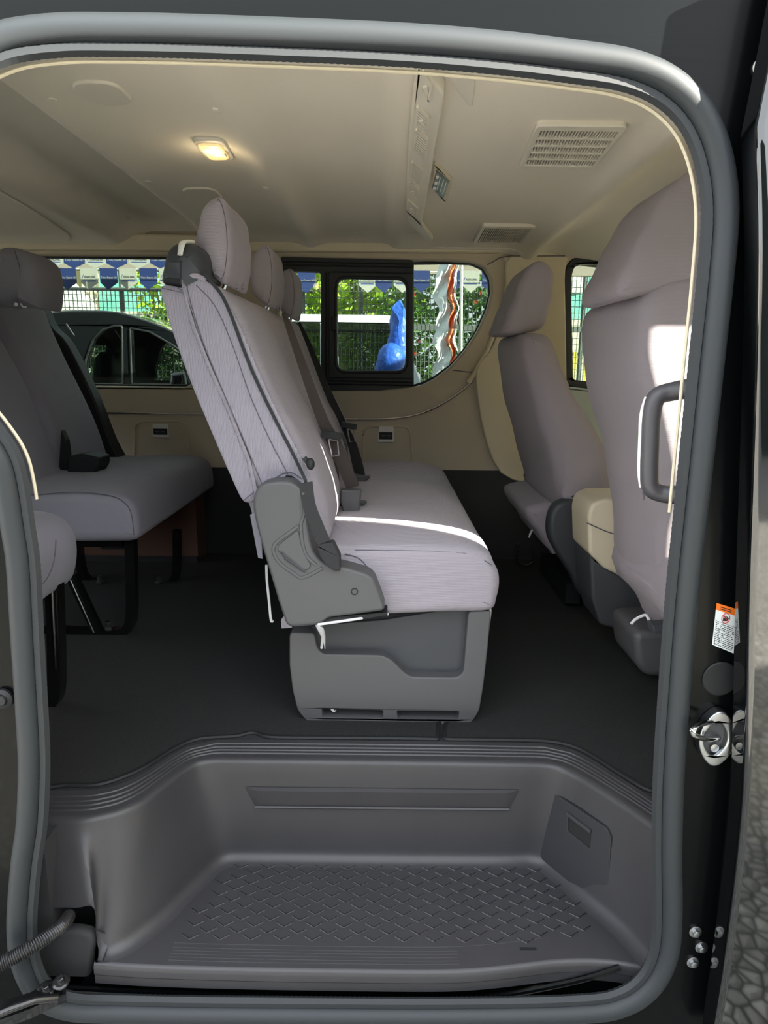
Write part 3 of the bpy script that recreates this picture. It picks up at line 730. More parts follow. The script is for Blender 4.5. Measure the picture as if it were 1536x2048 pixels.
# bolts low on the pillar
g0 = None
for i, (a, b, lab) in enumerate([(1390, 1862, 'zinc bolt low on the right door pillar, upper of the three'), (1402, 1893, 'zinc bolt low on the right door pillar, middle of the three'), (1385, 1923, 'zinc bolt low on the right door pillar, lowest of the three')]):
    q = Y(a, b, YJ)
    if g0 is None:
        g = G(); g.lathe(q, (0, -1, 0), [(.012, 0), (.012, .003), (.008, .004)], 20); g.lathe(q+Vector((0, -.003, 0)), (0, -1, 0), [(.007, 0), (.007, .006), (.004, .007)], 6)
        g0 = g.out('pillar_bolt', 'steel', label=lab, cat='bolt', group='bolts low on the door pillar', ang=25); p0_ = q
    else:
        c = g0.copy(); COL.objects.link(c); c.location = g0.location+(q-p0_); c['label'] = lab
# clear plastic pad at the top right jamb
g = G(); c = Y(1522, 135, YJ); g.lathe(c, (0, -1, 0), [(.012, 0), (.012, .006), (.006, .008)], 20); g.out('rubber_stop', 'white', label='small pale round stop at the upper right door jamb', cat='buffer')
# grab handle on the pillar
gh = root('grab_handle', Y(1340, 885, 1.15), 'dark D shaped grab handle with pale edge on the front door pillar', 'grab handle')
hpth = [Y(a, b, y) for a, b, y in [(1430, 772, 1.10), (1392, 776, 1.125), (1345, 783, 1.15), (1313, 795, 1.155), (1303, 830, 1.155), (1300, 885, 1.155), (1298, 940, 1.155), (1302, 975, 1.155), (1330, 988, 1.15), (1380, 990, 1.125), (1425, 998, 1.10)]]
g = G(); g.tube(cr(hpth, 5, False), lambda t: .0155+.008*(abs(t-.5)*2)**6, 14, upv=Vector((0, 1, 0))); g.out('grip', 'handle', gh, ang=80)
g = G(); g.tube(cr([q+Vector((-.0145, .004, 0)) for q in hpth[3:8]], 5, False), .0045, 8, upv=Vector((0, 1, 0))); g.out('pale_edge', 'white', gh, label='pale strip along the inner edge of the handle')

# ================================================================== CARPET MATS
def mat_obj(name, pts, lab, closedp=None):
    l = rnd([(p.x, p.y) for p in pts], .02, 4); g = G(); plate_g(g, l, [], (0, 0, FL), (1, 0, 0), (0, 1, 0), .006, .002)
    o = root(name, (l[0][0], l[0][1], FL), lab, 'floor mat', 'floor mats')
    g.out('carpet_pile', 'carpet', o, ang=60); g = G()
    g.tube([Vector((q[0], q[1], FL+.004)) for q in inset(l if area(l) > 0 else l[::-1], .006)], .007, 6, closed=True, ry=.004); g.out('bound_edge', 'blk', o); return o
e1 = [(86, 1583), (130, 1576), (200, 1574), (280, 1545), (350, 1502), (400, 1482), (470, 1477), (505, 1470), (535, 1478), (600, 1480), (768, 1481), (880, 1483)]
e2 = [(884, 1483), (1040, 1485), (1110, 1489), (1165, 1506), (1230, 1547), (1290, 1583), (1318, 1586)]
z1 = [Z(a, b, FL) for a, b in cr([Vector(q) for q in e1], 4, False)]
z2 = [Z(a, b, FL) for a, b in cr([Vector(q) for q in e2], 4, False)]
sx = Z(880, 1445, FL).x; s2 = Z(884, 1445, FL).x
mat_obj('floor_mat', [Vector((-2.8, 3.08, 0)), Vector((-2.8, z1[0].y, 0))]+z1+[Vector((sx, Z(880, 1447, FL).y, 0)), Vector((.205, 1.64, 0)), Vector((.205, 3.08, 0))], 'black carpet mat covering the floor behind and under the benches')
mat_obj('floor_mat', [Vector((.222, 3.08, 0)), Vector((.222, 1.62, 0)), Vector((s2+.003, Z(884, 1447, FL).y, 0))]+z2+[Vector((z2[-1].x+.05, z2[-1].y, 0)), Vector((1.2, 1.3, 0)), Vector((1.2, 3.08, 0))], 'black carpet mat behind the front seats, right of the seam')
g = G(); g.box(-2.2, -.85, 2.98, 3.13, FL, .95); g.out('trim_wheel_box', 'brown', kind='structure', smooth=False)
g = G(); g.box(-2.2, -.85, 2.96, 2.98, FL, .65); g.out('trim_wheel_box_strip', 'steppl', kind='structure', smooth=False)

# ================================================================== SEATS
def wrinkle(a, fx, fz, fy=0, ph=0):
    return lambda p: p+Vector((a*math.sin(p.z*fz+p.y*fy+ph), 0, a*.6*math.sin(p.x*fx+p.y*fy*1.3+ph)))
def prof(pts, y, n=4): return [(q[0], q[1]) for q in cr([Vector(r) for r in xz(pts, y)], n)]
def belt(name, pts, w, m, parent, upv=Vector((0, 1, 0)), th=.003, taper=False, **k):
    P = cr(pts, 6, False); g = G(); g.tube(P, 1, sect=[(-w/2, -th/2), (w/2, -th/2), (w/2, th/2), (-w/2, th/2)], upv=upv)
    if taper:
        for i, c in enumerate(P):
            f_ = .3+.7*min(1, i/(len(P)-1)*1.5)
            for q in range(4): g.v[i*4+q] = c+(g.v[i*4+q]-c)*f_
    return g.out(name, m, parent, ang=30, **k)

# ---------------- middle bench
YB = 1.56; YE = 3.03
bench = root('bench_seat', (Y(770, 1430, 1.6).x, 2.3, FL), 'three seat bench in ribbed grey covers with charcoal plastic side, middle of cabin', 'bench seat')
bp = [(322, 566), (336, 620), (362, 700), (396, 790), (436, 885), (472, 970), (500, 1040), (530, 1110), (600, 1110), (655, 1085), (652, 1020), (630, 950), (590, 868), (552, 800), (522, 735), (500, 680), (478, 630), (450, 590), (415, 562), (370, 552)]
bprof = prof(bp, YB)
cx0 = sum(q[0] for q in bprof)/len(bprof)
def bfn(p):
    t = (p.z-.95)/.75; seg = ((p.y-YB)/(YE-YB))*3
    d = -.018*math.exp(-((seg-1)/.05)**2)-.018*math.exp(-((seg-2)/.05)**2)
    front = 1 if p.x > cx0+(1.35-p.z)*.38 else 0
    w = .0022*math.sin(p.z*46+p.y*9)+.0016*math.sin(p.z*90-p.y*14)
    return p+Vector((d*front+w*(1 if p.y < YB+.05 else .35), (.004*math.sin(p.z*38)+.003*math.sin(p.z*71+p.x*30)) if p.y < YB+.06 else 0, 0))
back = pillow('backrest', bprof, YB, YE, .055, 'fabric', bench, fn=bfn, mid=60)
# near side panel of the cover: striped cloth flap hanging over the plastic side, with seams
sp_ = prof([(372, 556), (420, 566), (452, 600), (484, 660), (515, 735), (548, 808), (585, 880), (612, 935), (625, 985), (600, 962), (575, 950), (528, 975), (500, 905), (455, 800), (420, 715), (392, 640), (375, 590)], YB, 3)
flap = plate('cover_side_panel', sp_, YB-.012, YB+.01, 'fabricx', bench, b=.003)
sp_ = prof([(322, 572), (368, 582), (384, 640), (412, 715), (448, 800), (492, 905), (512, 990), (488, 1004), (462, 955), (425, 870), (385, 775), (350, 680), (330, 615)], YB, 3)
plate('cover_back_panel', sp_, YB-.004, YB+.02, 'fabricx', bench, b=.008)
g = G()
for pts in ([(372, 562), (384, 615), (412, 700), (450, 792), (492, 890), (524, 968)], [(392, 570), (430, 612), (465, 690), (500, 790), (540, 880), (576, 948)], [(528, 970), (575, 944), (604, 958)], [(324, 576), (368, 586)], [(488, 1000), (508, 984)]):
    g.tube([Y(a, b, YB-.0135) for a, b in cr([Vector(q) for q in pts], 5, False)], .0011, 5)
g.out('cover_seams', 'seam', bench)
g = G(); g.tube([Y(a, b, YB-.006) for a, b in [(366, 560), (372, 600), (388, 655), (420, 735), (458, 820), (498, 920), (512, 985)]], .0045, 6)
g.tube([Y(a, b, YB-.012) for a, b in [(366, 562), (376, 552), (395, 552), (412, 560)]], .006, 6); g.out('cover_hem', 'fabric', bench)
# belt shoulder guide on the corner
gp = prof([(327, 568), (328, 535), (336, 505), (352, 488), (375, 484), (400, 494), (412, 512), (416, 545), (420, 562), (372, 578)], YB+.02)
sg = pillow('shoulder_guide', gp, YB-.02, YB+.16, .05, 'blkmetal' if False else 'recl', bench)
g = G(); g.tube(cr([Y(360, 510, YB-.022), Y(363, 492, YB-.016), Y(368, 484, YB+.0), Y(385, 484, YB+.03)], 5, False), .0075, 8, ry=.004); g.out('guide_strip', 'white', sg, label='pale strip over the top of the belt guide')
g = G(); g.tube([Y(361, 520, YB-.021), Y(361, 570, YB-.022)], .0016, 6); g.out('mould_line', 'blk', sg)
# headrests
hpts = [(387, 480), (395, 432), (410, 401), (430, 389), (445, 397), (455, 430), (460, 480), (457, 530), (447, 564), (428, 557), (408, 541), (394, 515)]
YH = 1.62
hpr = prof(hpts, YH)
def hfn(p): return p+Vector((.0012*math.sin(p.z*120+p.y*40), 0, 0))
hd = None; hspots = [1.62, 2.17, 2.70]
for i, yy in enumerate(hspots):
    if i == 0:
        hd = pillow('headrest', hpr, yy, yy+.27, .028, 'fabric', bench, fn=hfn, mid=8)
        g = G()
        side = [q for q in hpr]
        hh = inset(hpr if area(hpr) > 0 else hpr[::-1], .028*.3); ctr = sum(q[0] for q in hh)/len(hh); sm_ = [Vector((q[0], yy+.028*.28, q[1])) for q in hh if q[0] > ctr+.01]; sm_.sort(key=lambda v: v.z)
        g.tube(sm_, .0010, 5); sme = g.out('headrest_seam', 'seam', hd)
        for dy in (.07, .20): g = G(); g.tube([Y(455, 560, yy+dy), Y(440, 600, yy+dy)], .006, 8); g.out('headrest_post', 'steel', hd)
        for k, (a, b) in enumerate([(452, 566), (462, 574), (474, 580), (486, 580)]):
            g = G(); g.tube(cr([Y(a, b, yy+.03+.05*k), Y(a+1, b-12, yy+.03+.05*k), Y(a-1, b-22, yy+.05+.05*k)], 4, False), .003, 6); g.out('gathered_fold', 'fabric', hd)
    else:
        c = copy_tree(hd, bench); c.location = hd.location+Vector((-.0+.0*i, yy-hspots[0], 0)); c.scale = (1, .9, 1)
        OFF[c] = OFF[hd]
# cushion
YC = 1.60
cp_ = [(600, 1098), (640, 1092), (690, 1092), (800, 1093), (900, 1096), (955, 1104), (985, 1122), (995, 1150), (990, 1185), (975, 1211), (900, 1214), (800, 1218), (700, 1222), (600, 1225)]
cprof = prof(cp_, YC)
xm = cprof[0][0]
def cfn(p):
    seg = ((p.y-YC)/(YE-YC))*3; w = math.exp(-((seg-1)/.05)**2)+math.exp(-((seg-2)/.05)**2)
    topf = 1 if p.z > 1.05 else 0
    return p+Vector((0, 0, topf*(-.006*w+.006*math.sin(p.y*4.5)+.004*math.sin(p.y*11+p.x*9)+.012*math.sin((p.x-xm)*6))))
cush = pillow('seat_cushion', cprof, YC-.05, YE, .028, 'fabric', bench, fn=cfn, mid=50)
g = G()
g.tube([Y(a, b, YC-.0505) for a, b in cr([Vector(q) for q in [(690, 1108), (720, 1118), (742, 1148), (760, 1195), (776, 1224)]], 4, False)], .0016, 5)
g.tube([Y(a, b, YC-.043) for a, b in cr([Vector(q) for q in [(710, 1100), (800, 1101), (880, 1103), (945, 1110), (984, 1130)]], 4, False)], .0012, 5)
g.out('cushion_seams', 'seam', bench)
# plastic side cover
YSd = 1.49
sc_ = [(507, 992), (514, 975), (530, 965), (560, 961), (582, 963), (600, 975), (612, 1000), (616, 1030), (618, 1062), (622, 1090), (632, 1112), (652, 1128), (690, 1135), (735, 1148), (748, 1158), (757, 1180), (772, 1222), (655, 1237), (645, 1250), (585, 1256), (572, 1250), (560, 1215), (545, 1165), (528, 1108), (512, 1050), (505, 1015)]
scv = rnd(xz(sc_, YSd), .014, 4)
side = plate('side_cover', scv, YSd, YB+.0, 'seatplast', bench, b=.008)
g = G()
def rp(pts, r, m=None, d=.0): g.tube([Y(a, b, YSd-d) for a, b in cr([Vector(q) for q in pts], 5, False)], r, 8, upv=Vector((0, 1, 0)), ry=r*.8)
rp([(597, 1052), (575, 1068), (556, 1082), (548, 1092), (548, 1106), (560, 1126), (590, 1148), (606, 1155), (645, 1136)], .0045)
rp([(602, 1050), (604, 1080), (612, 1110), (632, 1130)], .0045)
rp([(606, 985), (609, 1020), (601, 1050)], .004)
g.out('lever_surround', 'seatplast', side)
g = G(); plate_g(g, rnd(xz([(597, 1058), (602, 1085), (612, 1112), (624, 1132), (610, 1142), (594, 1132), (555, 1100), (556, 1090)], YSd), .01), [], (0, YSd+.001, 0), (1, 0, 0), (0, 0, 1), .006, .003); g.out('lever', 'seatplast', side)
g = G()
for k in range(3): g.tube([Y(562+k*4, 1106+k*7-4, YSd-.004), Y(606+k*2, 1142+k*2-3, YSd-.004)], .0032, 6)
g.out('lever_grip', 'seatdark', side)
c = Y(709, 1183, YSd); g = G(); g.lathe(c, (0, -1, 0), [(.0085, -.001), (.0085, .0012), (.006, .0012), (.006, -.0008)], 20); g.out('fixing_hole', 'blk', side)
# far armless plastic between the cushions
for i, yy in enumerate((YB+(YE-YB)/3, YB+2*(YE-YB)/3)):
    pp_ = prof([(505, 995), (520, 965), (575, 962), (600, 975), (612, 1010), (616, 1070), (640, 1100), (690, 1110), (620, 1140), (560, 1120), (520, 1060)], YSd)
    plate('inner_bracket', [(a+.035, b+.01) for a, b in pp_], yy-.01, yy+.02, 'seatplast', bench, b=.006)
# base
YBs = 1.60
bs = [(582, 1257), (632, 1257), (636, 1285), (646, 1299), (764, 1301), (784, 1311), (806, 1334), (822, 1344), (912, 1345), (924, 1335), (927, 1300), (934, 1215), (979, 1213), (972, 1290), (964, 1360), (956, 1410), (942, 1433), (925, 1441), (760, 1440), (640, 1437), (614, 1430), (598, 1410), (588, 1370), (582, 1320)]
h1 = rnd(xz([(646, 1407), (766, 1410), (765, 1425), (648, 1424)], YBs), .004); h2 = rnd(xz([(793, 1411), (916, 1412), (914, 1428), (796, 1427)], YBs), .004)
base = plate('base_frame', rnd(xz(bs, YBs), .012, 4), YBs-.03, YBs+.02, 'seatplast', bench, holes=[h1, h2], b=.004)
inner = rnd(xz([(600, 1235), (985, 1210), (975, 1300), (955, 1425), (925, 1436), (640, 1432), (606, 1420)], YBs+.03), .02)
pillow('base_box', inner, YBs+.015, YE-.1, .02, 'seatdark', bench, mid=2)
plate('pocket_panel', rnd(xz([(622, 1250), (770, 1238), (940, 1210), (936, 1352), (815, 1352), (760, 1308), (630, 1306)], YBs+.01), .01), YBs+.004, YBs+.016, 'seatdark', bench, b=.002)
plate('slide_cover', rnd(xz([(650, 1232), (775, 1222), (775, 1229), (660, 1247), (640, 1251)], YSd+.02), .003), YSd+.01, YB+.03, 'blk', bench, b=.003)
# elastic cords of the cover
g = G(); g.tube(cr([Y(636, 1249, YSd-.005), Y(700, 1240, YSd-.004), Y(776, 1228, YC-.052)], 4, False), .0032, 6); g.out('elastic_cord', 'cord', bench)
g = G(); g.tube(cr([Y(634, 1249, 1.5), Y(643, 1262, 1.52), Y(648, 1280, 1.545), Y(650, 1297, 1.56)], 4, False), lambda t: .004+.003*math.sin(t*5), 8); g.tube(cr([Y(632, 1250, 1.5), Y(645, 1258, 1.51), Y(645, 1278, 1.54), Y(643, 1296, 1.56)], 4, False), .0032, 8); g.out('knotted_cord', 'cord', bench)
g = G(); g.tube(cr([Y(533, 1130, 1.60), Y(534, 1160, 1.60), Y(538, 1200, 1.60), Y(542, 1240, 1.60), Y(546, 1241, 1.60)], 4, False), .0034, 6); g.out('hanging_cord', 'cord', bench)
g = G(); g.bar(Y(656, 1408, YBs-.028), Y(668, 1423, YBs-.02), .006, .002, upv=Vector((0, 1, 0))); g.bar(Y(668, 1423, YBs-.02), Y(672, 1420, YBs-.02), .005, .002); g.out('cord_tag', 'white', bench)
plate('cover_tail', xz([(500, 1030), (520, 1020), (525, 1118), (516, 1116)], 1.56), 1.56, 1.565, 'fabricr', bench, b=.001)
plate('cover_tail', xz([(562, 1240), (574, 1225), (584, 1256), (563, 1257)], 1.58), 1.58, 1.585, 'fabric', bench, b=.001)
# seat belts of the bench
bl1 = [(405, 545), (440, 585), (462, 630), (484, 690), (508, 750), (545, 828), (582, 900), (606, 950), (612, 968), (616, 1010), (628, 1050), (640, 1085)]
P = [Y(a, b, (YB-.016 if b < 940 else YB-.05-.02*min(1, (b-940)/100))) for a, b in bl1]
belt('seat_belt', P, .007, 'blk', bench)
belt('seat_belt_lower', [Y(a, b, y) for a, b, y in [(612, 965, 1.50), (618, 1010, 1.48), (634, 1052, 1.475), (648, 1085, 1.475)]], .03, 'blkbelt', bench, upv=Vector((0, 1, 0)))
g = G(); plate_g(g, rnd(xz([(632, 1088), (667, 1083), (681, 1112), (681, 1140), (668, 1140), (652, 1128), (640, 1112)], 1.48), .004), [], (0, 1.50, 0), (1, 0, 0), (0, 0, 1), .03, .005); g.out('belt_anchor', 'blkbelt', bench)
g = G(); g.ball(Y(621, 928, 1.52), .010, .01, .014); g.bar(Y(608, 915, 1.53), Y(624, 935, 1.53), .014, .01); g.out('belt_stop', 'blk', bench)
# two far belts with buckle tongues
def farbelt(pts, tng, m):
    b = belt('seat_belt', pts, .042, m, bench, upv=Vector((.25, 1, .1)), taper=True)
    g = G(); c = tng; g.bar(c+Vector((-.028, -.01, .014)), c+Vector((.03, -.01, .006)), .02, .022, upv=Vector((0, 1, 0)))
    g.out('belt_tongue', 'blk', b); g = G()
    q = c+Vector((.008, -.012, -.012)); L = [q+Vector(v) for v in ((-.014, 0, .01), (.012, 0, .006), (.016, 0, -.036), (-.004, 0, -.040), (-.014, 0, .01))]
    g.tube(L, .0028, 6, upv=Vector((0, 1, 0))); g.out('tongue_blade', 'chrome', b)
farbelt([Y(a, b, y) for a, b, y in [(566, 625, 2.05), (578, 655, 2.0), (610, 745, 1.98), (645, 840, 1.98), (668, 885, 1.98), (688, 930, 2.0), (706, 975, 2.0)]], Y(662, 876, 1.96), 'browbelt')
farbelt([Y(a, b, y) for a, b, y in [(598, 645, 2.72), (618, 690, 2.66), (650, 770, 2.62), (680, 838, 2.62), (703, 890, 2.62), (718, 940, 2.64), (722, 972, 2.64)]], Y(698, 856, 2.60), 'blkbelt')
bk = Y(700, 1012, 1.95)
g = G(); plate_g(g, rnd(xz([(682, 978), (723, 980), (718, 1028), (703, 1034), (688, 1028), (680, 1000)], 1.95), .006), [], (0, 1.97, 0), (1, 0, 0), (0, 0, 1), .03, .006); g.bar(Y(700, 1030, 1.965), Y(702, 1045, 1.965), .025, .015); g.out('belt_buckle', 'seatplast', bench)
g = G(); g.tube(cr([Y(660, 1052, 1.93), Y(690, 1050, 1.93), Y(720, 1040, 1.93), Y(736, 1033, 1.93)], 4, False), .005, 6); g.out('buckle_slot', 'blk', bench); g = G(); g.tube(cr([Y(700, 990, 2.4), Y(720, 986, 2.4), Y(748, 978, 2.4)], 4, False), .005, 6); g.out('buckle_slot', 'blk', bench)

# ---------------- front seats
def front_seat(nm, backp, yb, y0, y1, headp, yh, h0, h1, lab, extra, rr=.05, tap=.18):
    t = root('front_seat', (backp[0][0], (y0+y1)/2, FL), lab, 'front seat', 'front seats in grey covers')
    b = prof(backp, yb); c0 = sum(q[0] for q in b)/len(b)
    ym = (y0+y1)/2; hw = (y1-y0)/2
    def fn(p):
        e = (p.y-ym)/hw; top = sm(1.35, 1.62, p.z)
        q = Vector(p); q.y = ym+(p.y-ym)*(1-tap*top)
        if tap < .1: q.y += .13*sm(1.40, 1.0, p.z)*max(0, (y1-p.y)/(y1-y0))
        q.x += .018*e*e*(1 if p.x < c0 else -.0)-.0025*math.sin(p.z*30+p.y*8)
        return q
    pillow('backrest', b, y0, y1, rr, 'fabricf', t, fn=fn, mid=14)
    h = prof(headp, yh)
    def fh(p):
        return p+Vector((.0015*math.sin(p.z*80), 0, 0))
    pillow('headrest', h, h0, h1, .026, 'fabricf', t, fn=fh, mid=8)
    extra(t); return t
def drv(t):
    pillow('recliner_cover', prof([(1096, 1070), (1098, 1030), (1115, 1005), (1145, 1000), (1172, 1012), (1182, 1045), (1184, 1110), (1185, 1170), (1160, 1190), (1140, 1150), (1112, 1105)], 2.2, 4), 2.19, 2.25, .02, 'recl', t)
    pillow('seat_cushion', prof([(1110, 1050), (1200, 1040), (1400, 1030), (1420, 1070), (1400, 1110), (1150, 1120)], 2.4, 4), 2.28, 2.90, .05, 'fabricf', t)
    plate('seat_base', rnd(xz([(1160, 1110), (1400, 1110), (1380, 1250), (1190, 1220)], 2.3), .02), 2.32, 2.88, 'seatdark', t, b=.01)
    g = G(); g.tube(cr([Y(1036, 1088, 2.9), Y(1034, 1120, 2.9), Y(1050, 1130, 2.9), Y(1066, 1122, 2.9), Y(1066, 1100, 2.9)], 4, False), .008, 8); g.box(Y(1085, 1100, 2.8).x, Y(1110, 1100, 2.8).x, 2.4, 2.82, FL+.03, FL+.11); g.out('seat_rail', 'blk', t)
    g = G(); g.tube(cr([Y(1070, 1054, 2.55), Y(1062, 1064, 2.55), Y(1058, 1075, 2.55)], 4, False), .004, 6); g.tube([Y(1070, 1054, 2.55), Y(1063, 1040, 2.58)], .01, 8); g.out('cover_cord', 'cord', t)
    g = G(); pillow_g(g, prof([(1040, 1000), (1100, 990), (1115, 1020), (1098, 1060), (1100, 1090), (1078, 1078), (1062, 1050), (1045, 1030)], 2.5, 4), 2.35, 2.85, .03); g.out('cover_tail', 'fabricf', t)
front_seat('driver', [(1050, 668), (1044, 700), (1052, 760), (1068, 830), (1086, 900), (1104, 970), (1118, 1020), (1150, 1015), (1190, 1008), (1222, 1000), (1224, 950), (1212, 900), (1188, 850), (1155, 800), (1128, 755), (1112, 700), (1096, 672), (1072, 664)], 2.25, 2.22, 2.90,
   [(1003, 664), (1008, 640), (1025, 600), (1042, 555), (1058, 532), (1078, 522), (1098, 530), (1107, 555), (1104, 590), (1096, 625), (1084, 655), (1060, 665), (1030, 668)], 2.42, 2.40, 2.72, 'far front seat with slanted headrest beside the driver door window', drv)
def psg(t):
    g = G(); g.tube(cr([Y(1285, 900, 1.33), Y(1287, 1000, 1.33)], 2, False), .002, 5); g.out('cover_seam', 'seam', t)
    pillow('seat_cushion', prof([(1330, 1120), (1500, 1110), (1900, 1100), (1920, 1160), (1850, 1230), (1360, 1245)], 1.6, 4), 1.38, 1.95, .05, 'fabricf', t)
    plate('seat_base', rnd(xz([(1266, 1262), (1600, 1250), (1590, 1360), (1290, 1352), (1272, 1330)], 1.75), .03), 1.74, 1.93, 'seatplast', t, b=.02)
    plate('base_rail', rnd(xz([(1300, 1246), (1420, 1244), (1420, 1262), (1302, 1262)], 1.60), .003), 1.58, 1.62, 'seatdark', t, b=.003)
    g = G(); pillow_g(g, prof([(1235, 1120), (1300, 1100), (1400, 1110), (1420, 1250), (1350, 1252), (1300, 1236), (1262, 1180)], 1.85, 4), 1.50, 1.86, .03, fn=wrinkle(.004, 40, 60, 20)); g.out('cover_tail', 'fabricf', t)
    g = G(); g.tube(cr([Y(1262, 1248, 1.7), Y(1272, 1238, 1.7), Y(1290, 1230, 1.68), Y(1296, 1236, 1.66), Y(1302, 1248, 1.64)], 4, False), .004, 6); g.out('cover_cord', 'cord', t)
    g = G(); g.tube([Y(a, b, 1.515) for a, b in cr([Vector(q) for q in [(1310, 703), (1335, 725), (1352, 765), (1370, 820), (1382, 870)]], 5, False)], .0014, 5)
    g.out('panel_seam', 'seam', t)
front_seat('passenger', [(1205, 600), (1172, 625), (1163, 660), (1162, 705), (1170, 760), (1184, 815), (1202, 880), (1218, 960), (1228, 1050), (1236, 1120), (1270, 1180), (1330, 1200), (1400, 1190), (1420, 1120), (1400, 1000), (1380, 900), (1355, 800), (1335, 700), (1310, 620), (1260, 590)], 1.88, 1.48, 1.95,
   [(1224, 606), (1205, 600), (1203, 582), (1222, 540), (1250, 480), (1285, 420), (1320, 380), (1360, 358), (1400, 352), (1440, 365), (1455, 400), (1450, 450), (1432, 510), (1400, 570), (1360, 592), (1300, 596), (1250, 600)], 1.62, 1.50, 1.80, 'near front seat with large rounded headrest right behind the door pillar', psg, .03, .02)
# console
cn = root('centre_console', Y(1300, 1150, 2.05), 'beige lidded console box with dark lower half between the front seats', 'console')
cpt = rnd(xz([(1174, 1030), (1182, 1006), (1205, 996), (1500, 1000), (1500, 1180), (1240, 1152), (1205, 1135), (1176, 1105)], 1.98), .012)
plate('console_body', cpt, 1.97, 2.15, 'cream', cn, b=.012)
plate('console_base', rnd(xz([(1180, 1108), (1240, 1150), (1500, 1180), (1500, 1330), (1200, 1250), (1184, 1200)], 1.98), .01), 1.98, 2.15, 'seatdark', cn, b=.01)
g = G(); g.tube([Y(1174, 1046, 1.968), Y(1210, 1062, 1.968), Y(1245, 1074, 1.968)], .0018, 6); g.out('lid_gap', 'seam', cn)

# ---------------- rear bench on the left
rb = root('rear_bench', Y(150, 1200, 2.5), 'grey covered rear bench on black tube legs under the left window', 'bench seat')
YR = 2.05
rc = prof([(-220, 1000), (50, 986), (140, 982), (215, 986), (250, 998), (268, 1022), (274, 1055), (268, 1082), (200, 1086), (100, 1086), (-220, 1086)], YR)
def rfn(p): return p+Vector((0, 0, (.006*math.sin(p.y*6)+.006*math.sin(p.x*8)) if p.z > 1.03 else 0))
pillow('seat_cushion', rc, YR, 3.03, .03, 'fabricr', rb, fn=rfn, mid=24)
g = G(); g.tube([Y(a, b, YR+.004) for a, b in cr([Vector(q) for q in [(60, 990), (150, 984), (215, 990), (245, 1002), (262, 1025), (268, 1070)]], 5, False)], .0016, 5); g.out('cushion_seam', 'seam', rb)
# backrests: two sections; profile measured on the far end
rbk = [(40, 560), (85, 585), (105, 612), (125, 660), (150, 710), (180, 770), (205, 830), (228, 890), (240, 925), (235, 940), (150, 940), (60, 800), (10, 650), (10, 580)]
pf = prof(rbk, 3.0)
pillow('backrest', pf, 2.02, 2.50, .045, 'fabricr', rb, fn=wrinkle(.004, 12, 14, 5), mid=10)
pillow('backrest', pf, 2.53, 2.93, .045, 'fabricr', rb, fn=wrinkle(.004, 12, 14, 5, 1), mid=10)
sdp = prof([(85, 600), (118, 655), (150, 690), (200, 790), (235, 880), (268, 945), (225, 945), (60, 800), (20, 620)], 3.02)
plate('belt_side_panel', sdp, 2.945, 3.02, 'blk', rb, b=.01)
g = G(); g.tube([Y(132, 648, 2.94), Y(148, 672, 2.94)], .004, 6); g.out('belt_guide_clip', 'chrome', rb)
hr_ = prof([(2, 610), (-4, 570), (6, 525), (18, 505), (35, 499), (60, 505), (82, 520), (93, 545), (96, 580), (93, 612), (84, 619), (50, 612), (20, 612)], 2.35)
h = pillow('headrest', hr_, 2.26, 2.50, .05, 'fabricr', rb, mid=6)
g = G(); g.tube([Y(a, b, 2.262) for a, b in cr([Vector(q) for q in [(30, 502), (40, 540), (38, 580), (34, 608)]], 4, False)], .0014, 5); g.out('headrest_seam', 'seam', h)
g = G(); g.ball(Y(32, 609, 2.24), .006, .006, .006); g.tube(cr([Y(42, 608, 2.25), Y(46, 614, 2.24), Y(52, 614, 2.25)], 4, False), .003, 6); g.out('cover_button', 'cord', h)
plate('belt_buckle_box', rnd(xz([(138, 912), (170, 906), (203, 914), (202, 932), (190, 950), (145, 955), (138, 940)], 2.48), .01), 2.46, 2.56, 'blk', rb, b=.01)
plate('buckle_recess', rnd(xz([(122, 860), (132, 880), (140, 945), (112, 965), (118, 930)], 2.5), .004), 2.50, 2.53, 'blk', rb, b=.002)
def leg(parent, pts, w, y, nm='leg', m='blkmetal'):
    g = G(); g.tube([Y(a, b, y) if b < 5000 else None for a, b in cr([Vector(q) for q in pts], 5, False)], 1, sect=[(-w/2, -.018), (w/2, -.018), (w/2, .018), (-w/2, .018)], upv=Vector((0, 1, 0))); return g.out(nm, m, parent, ang=40)
def zf(px, py): return Z(px, py, FL+.012).y
leg(rb, [(262, 1080), (264, 1160), (264, 1225), (258, 1252), (238, 1264), (190, 1266), (90, 1260)], .03, zf(200, 1262))
g = G(); g.bar(Y(143, 1150, 2.12), Y(196, 1262, 2.12), .035, .02, upv=Vector((0, 1, 0))); g.out('leg_brace', 'blkmetal', rb)
g = G(); g.tube([Y(141, 1160, 2.105), Y(188, 1265, 2.105)], .0022, 6); g.out('brace_edge', 'steel', rb)
leg(rb, [(158, 1090), (162, 1130), (172, 1155), (195, 1168), (260, 1168), (330, 1168), (350, 1155), (354, 1130), (354, 1060)], .026, 2.70)
for a, b in ((216, 1254), (200, 1162), (318, 1162), (72, 1254)):
    q = Z(a, b+4, FL+.006); g = G(); g.lathe(q, (0, 0, 1), [(.018, 0), (.018, .006), (.011, .009), (.011, .028), (.006, .030)], 6); g.out('floor_bolt', 'steel', rb, ang=25)
g = G(); g.box(rc[0][0]+.1, Y(262, 1080, 2.2).x, 2.12, 2.95, .925, .955); g.out('seat_frame', 'blkmetal', rb, smooth=False)
plate('hinge_plate', rnd(xz([(196, 1086), (262, 1086), (262, 1098), (206, 1098)], 2.15), .004), 2.14, 2.18, 'blk', rb, b=.002)
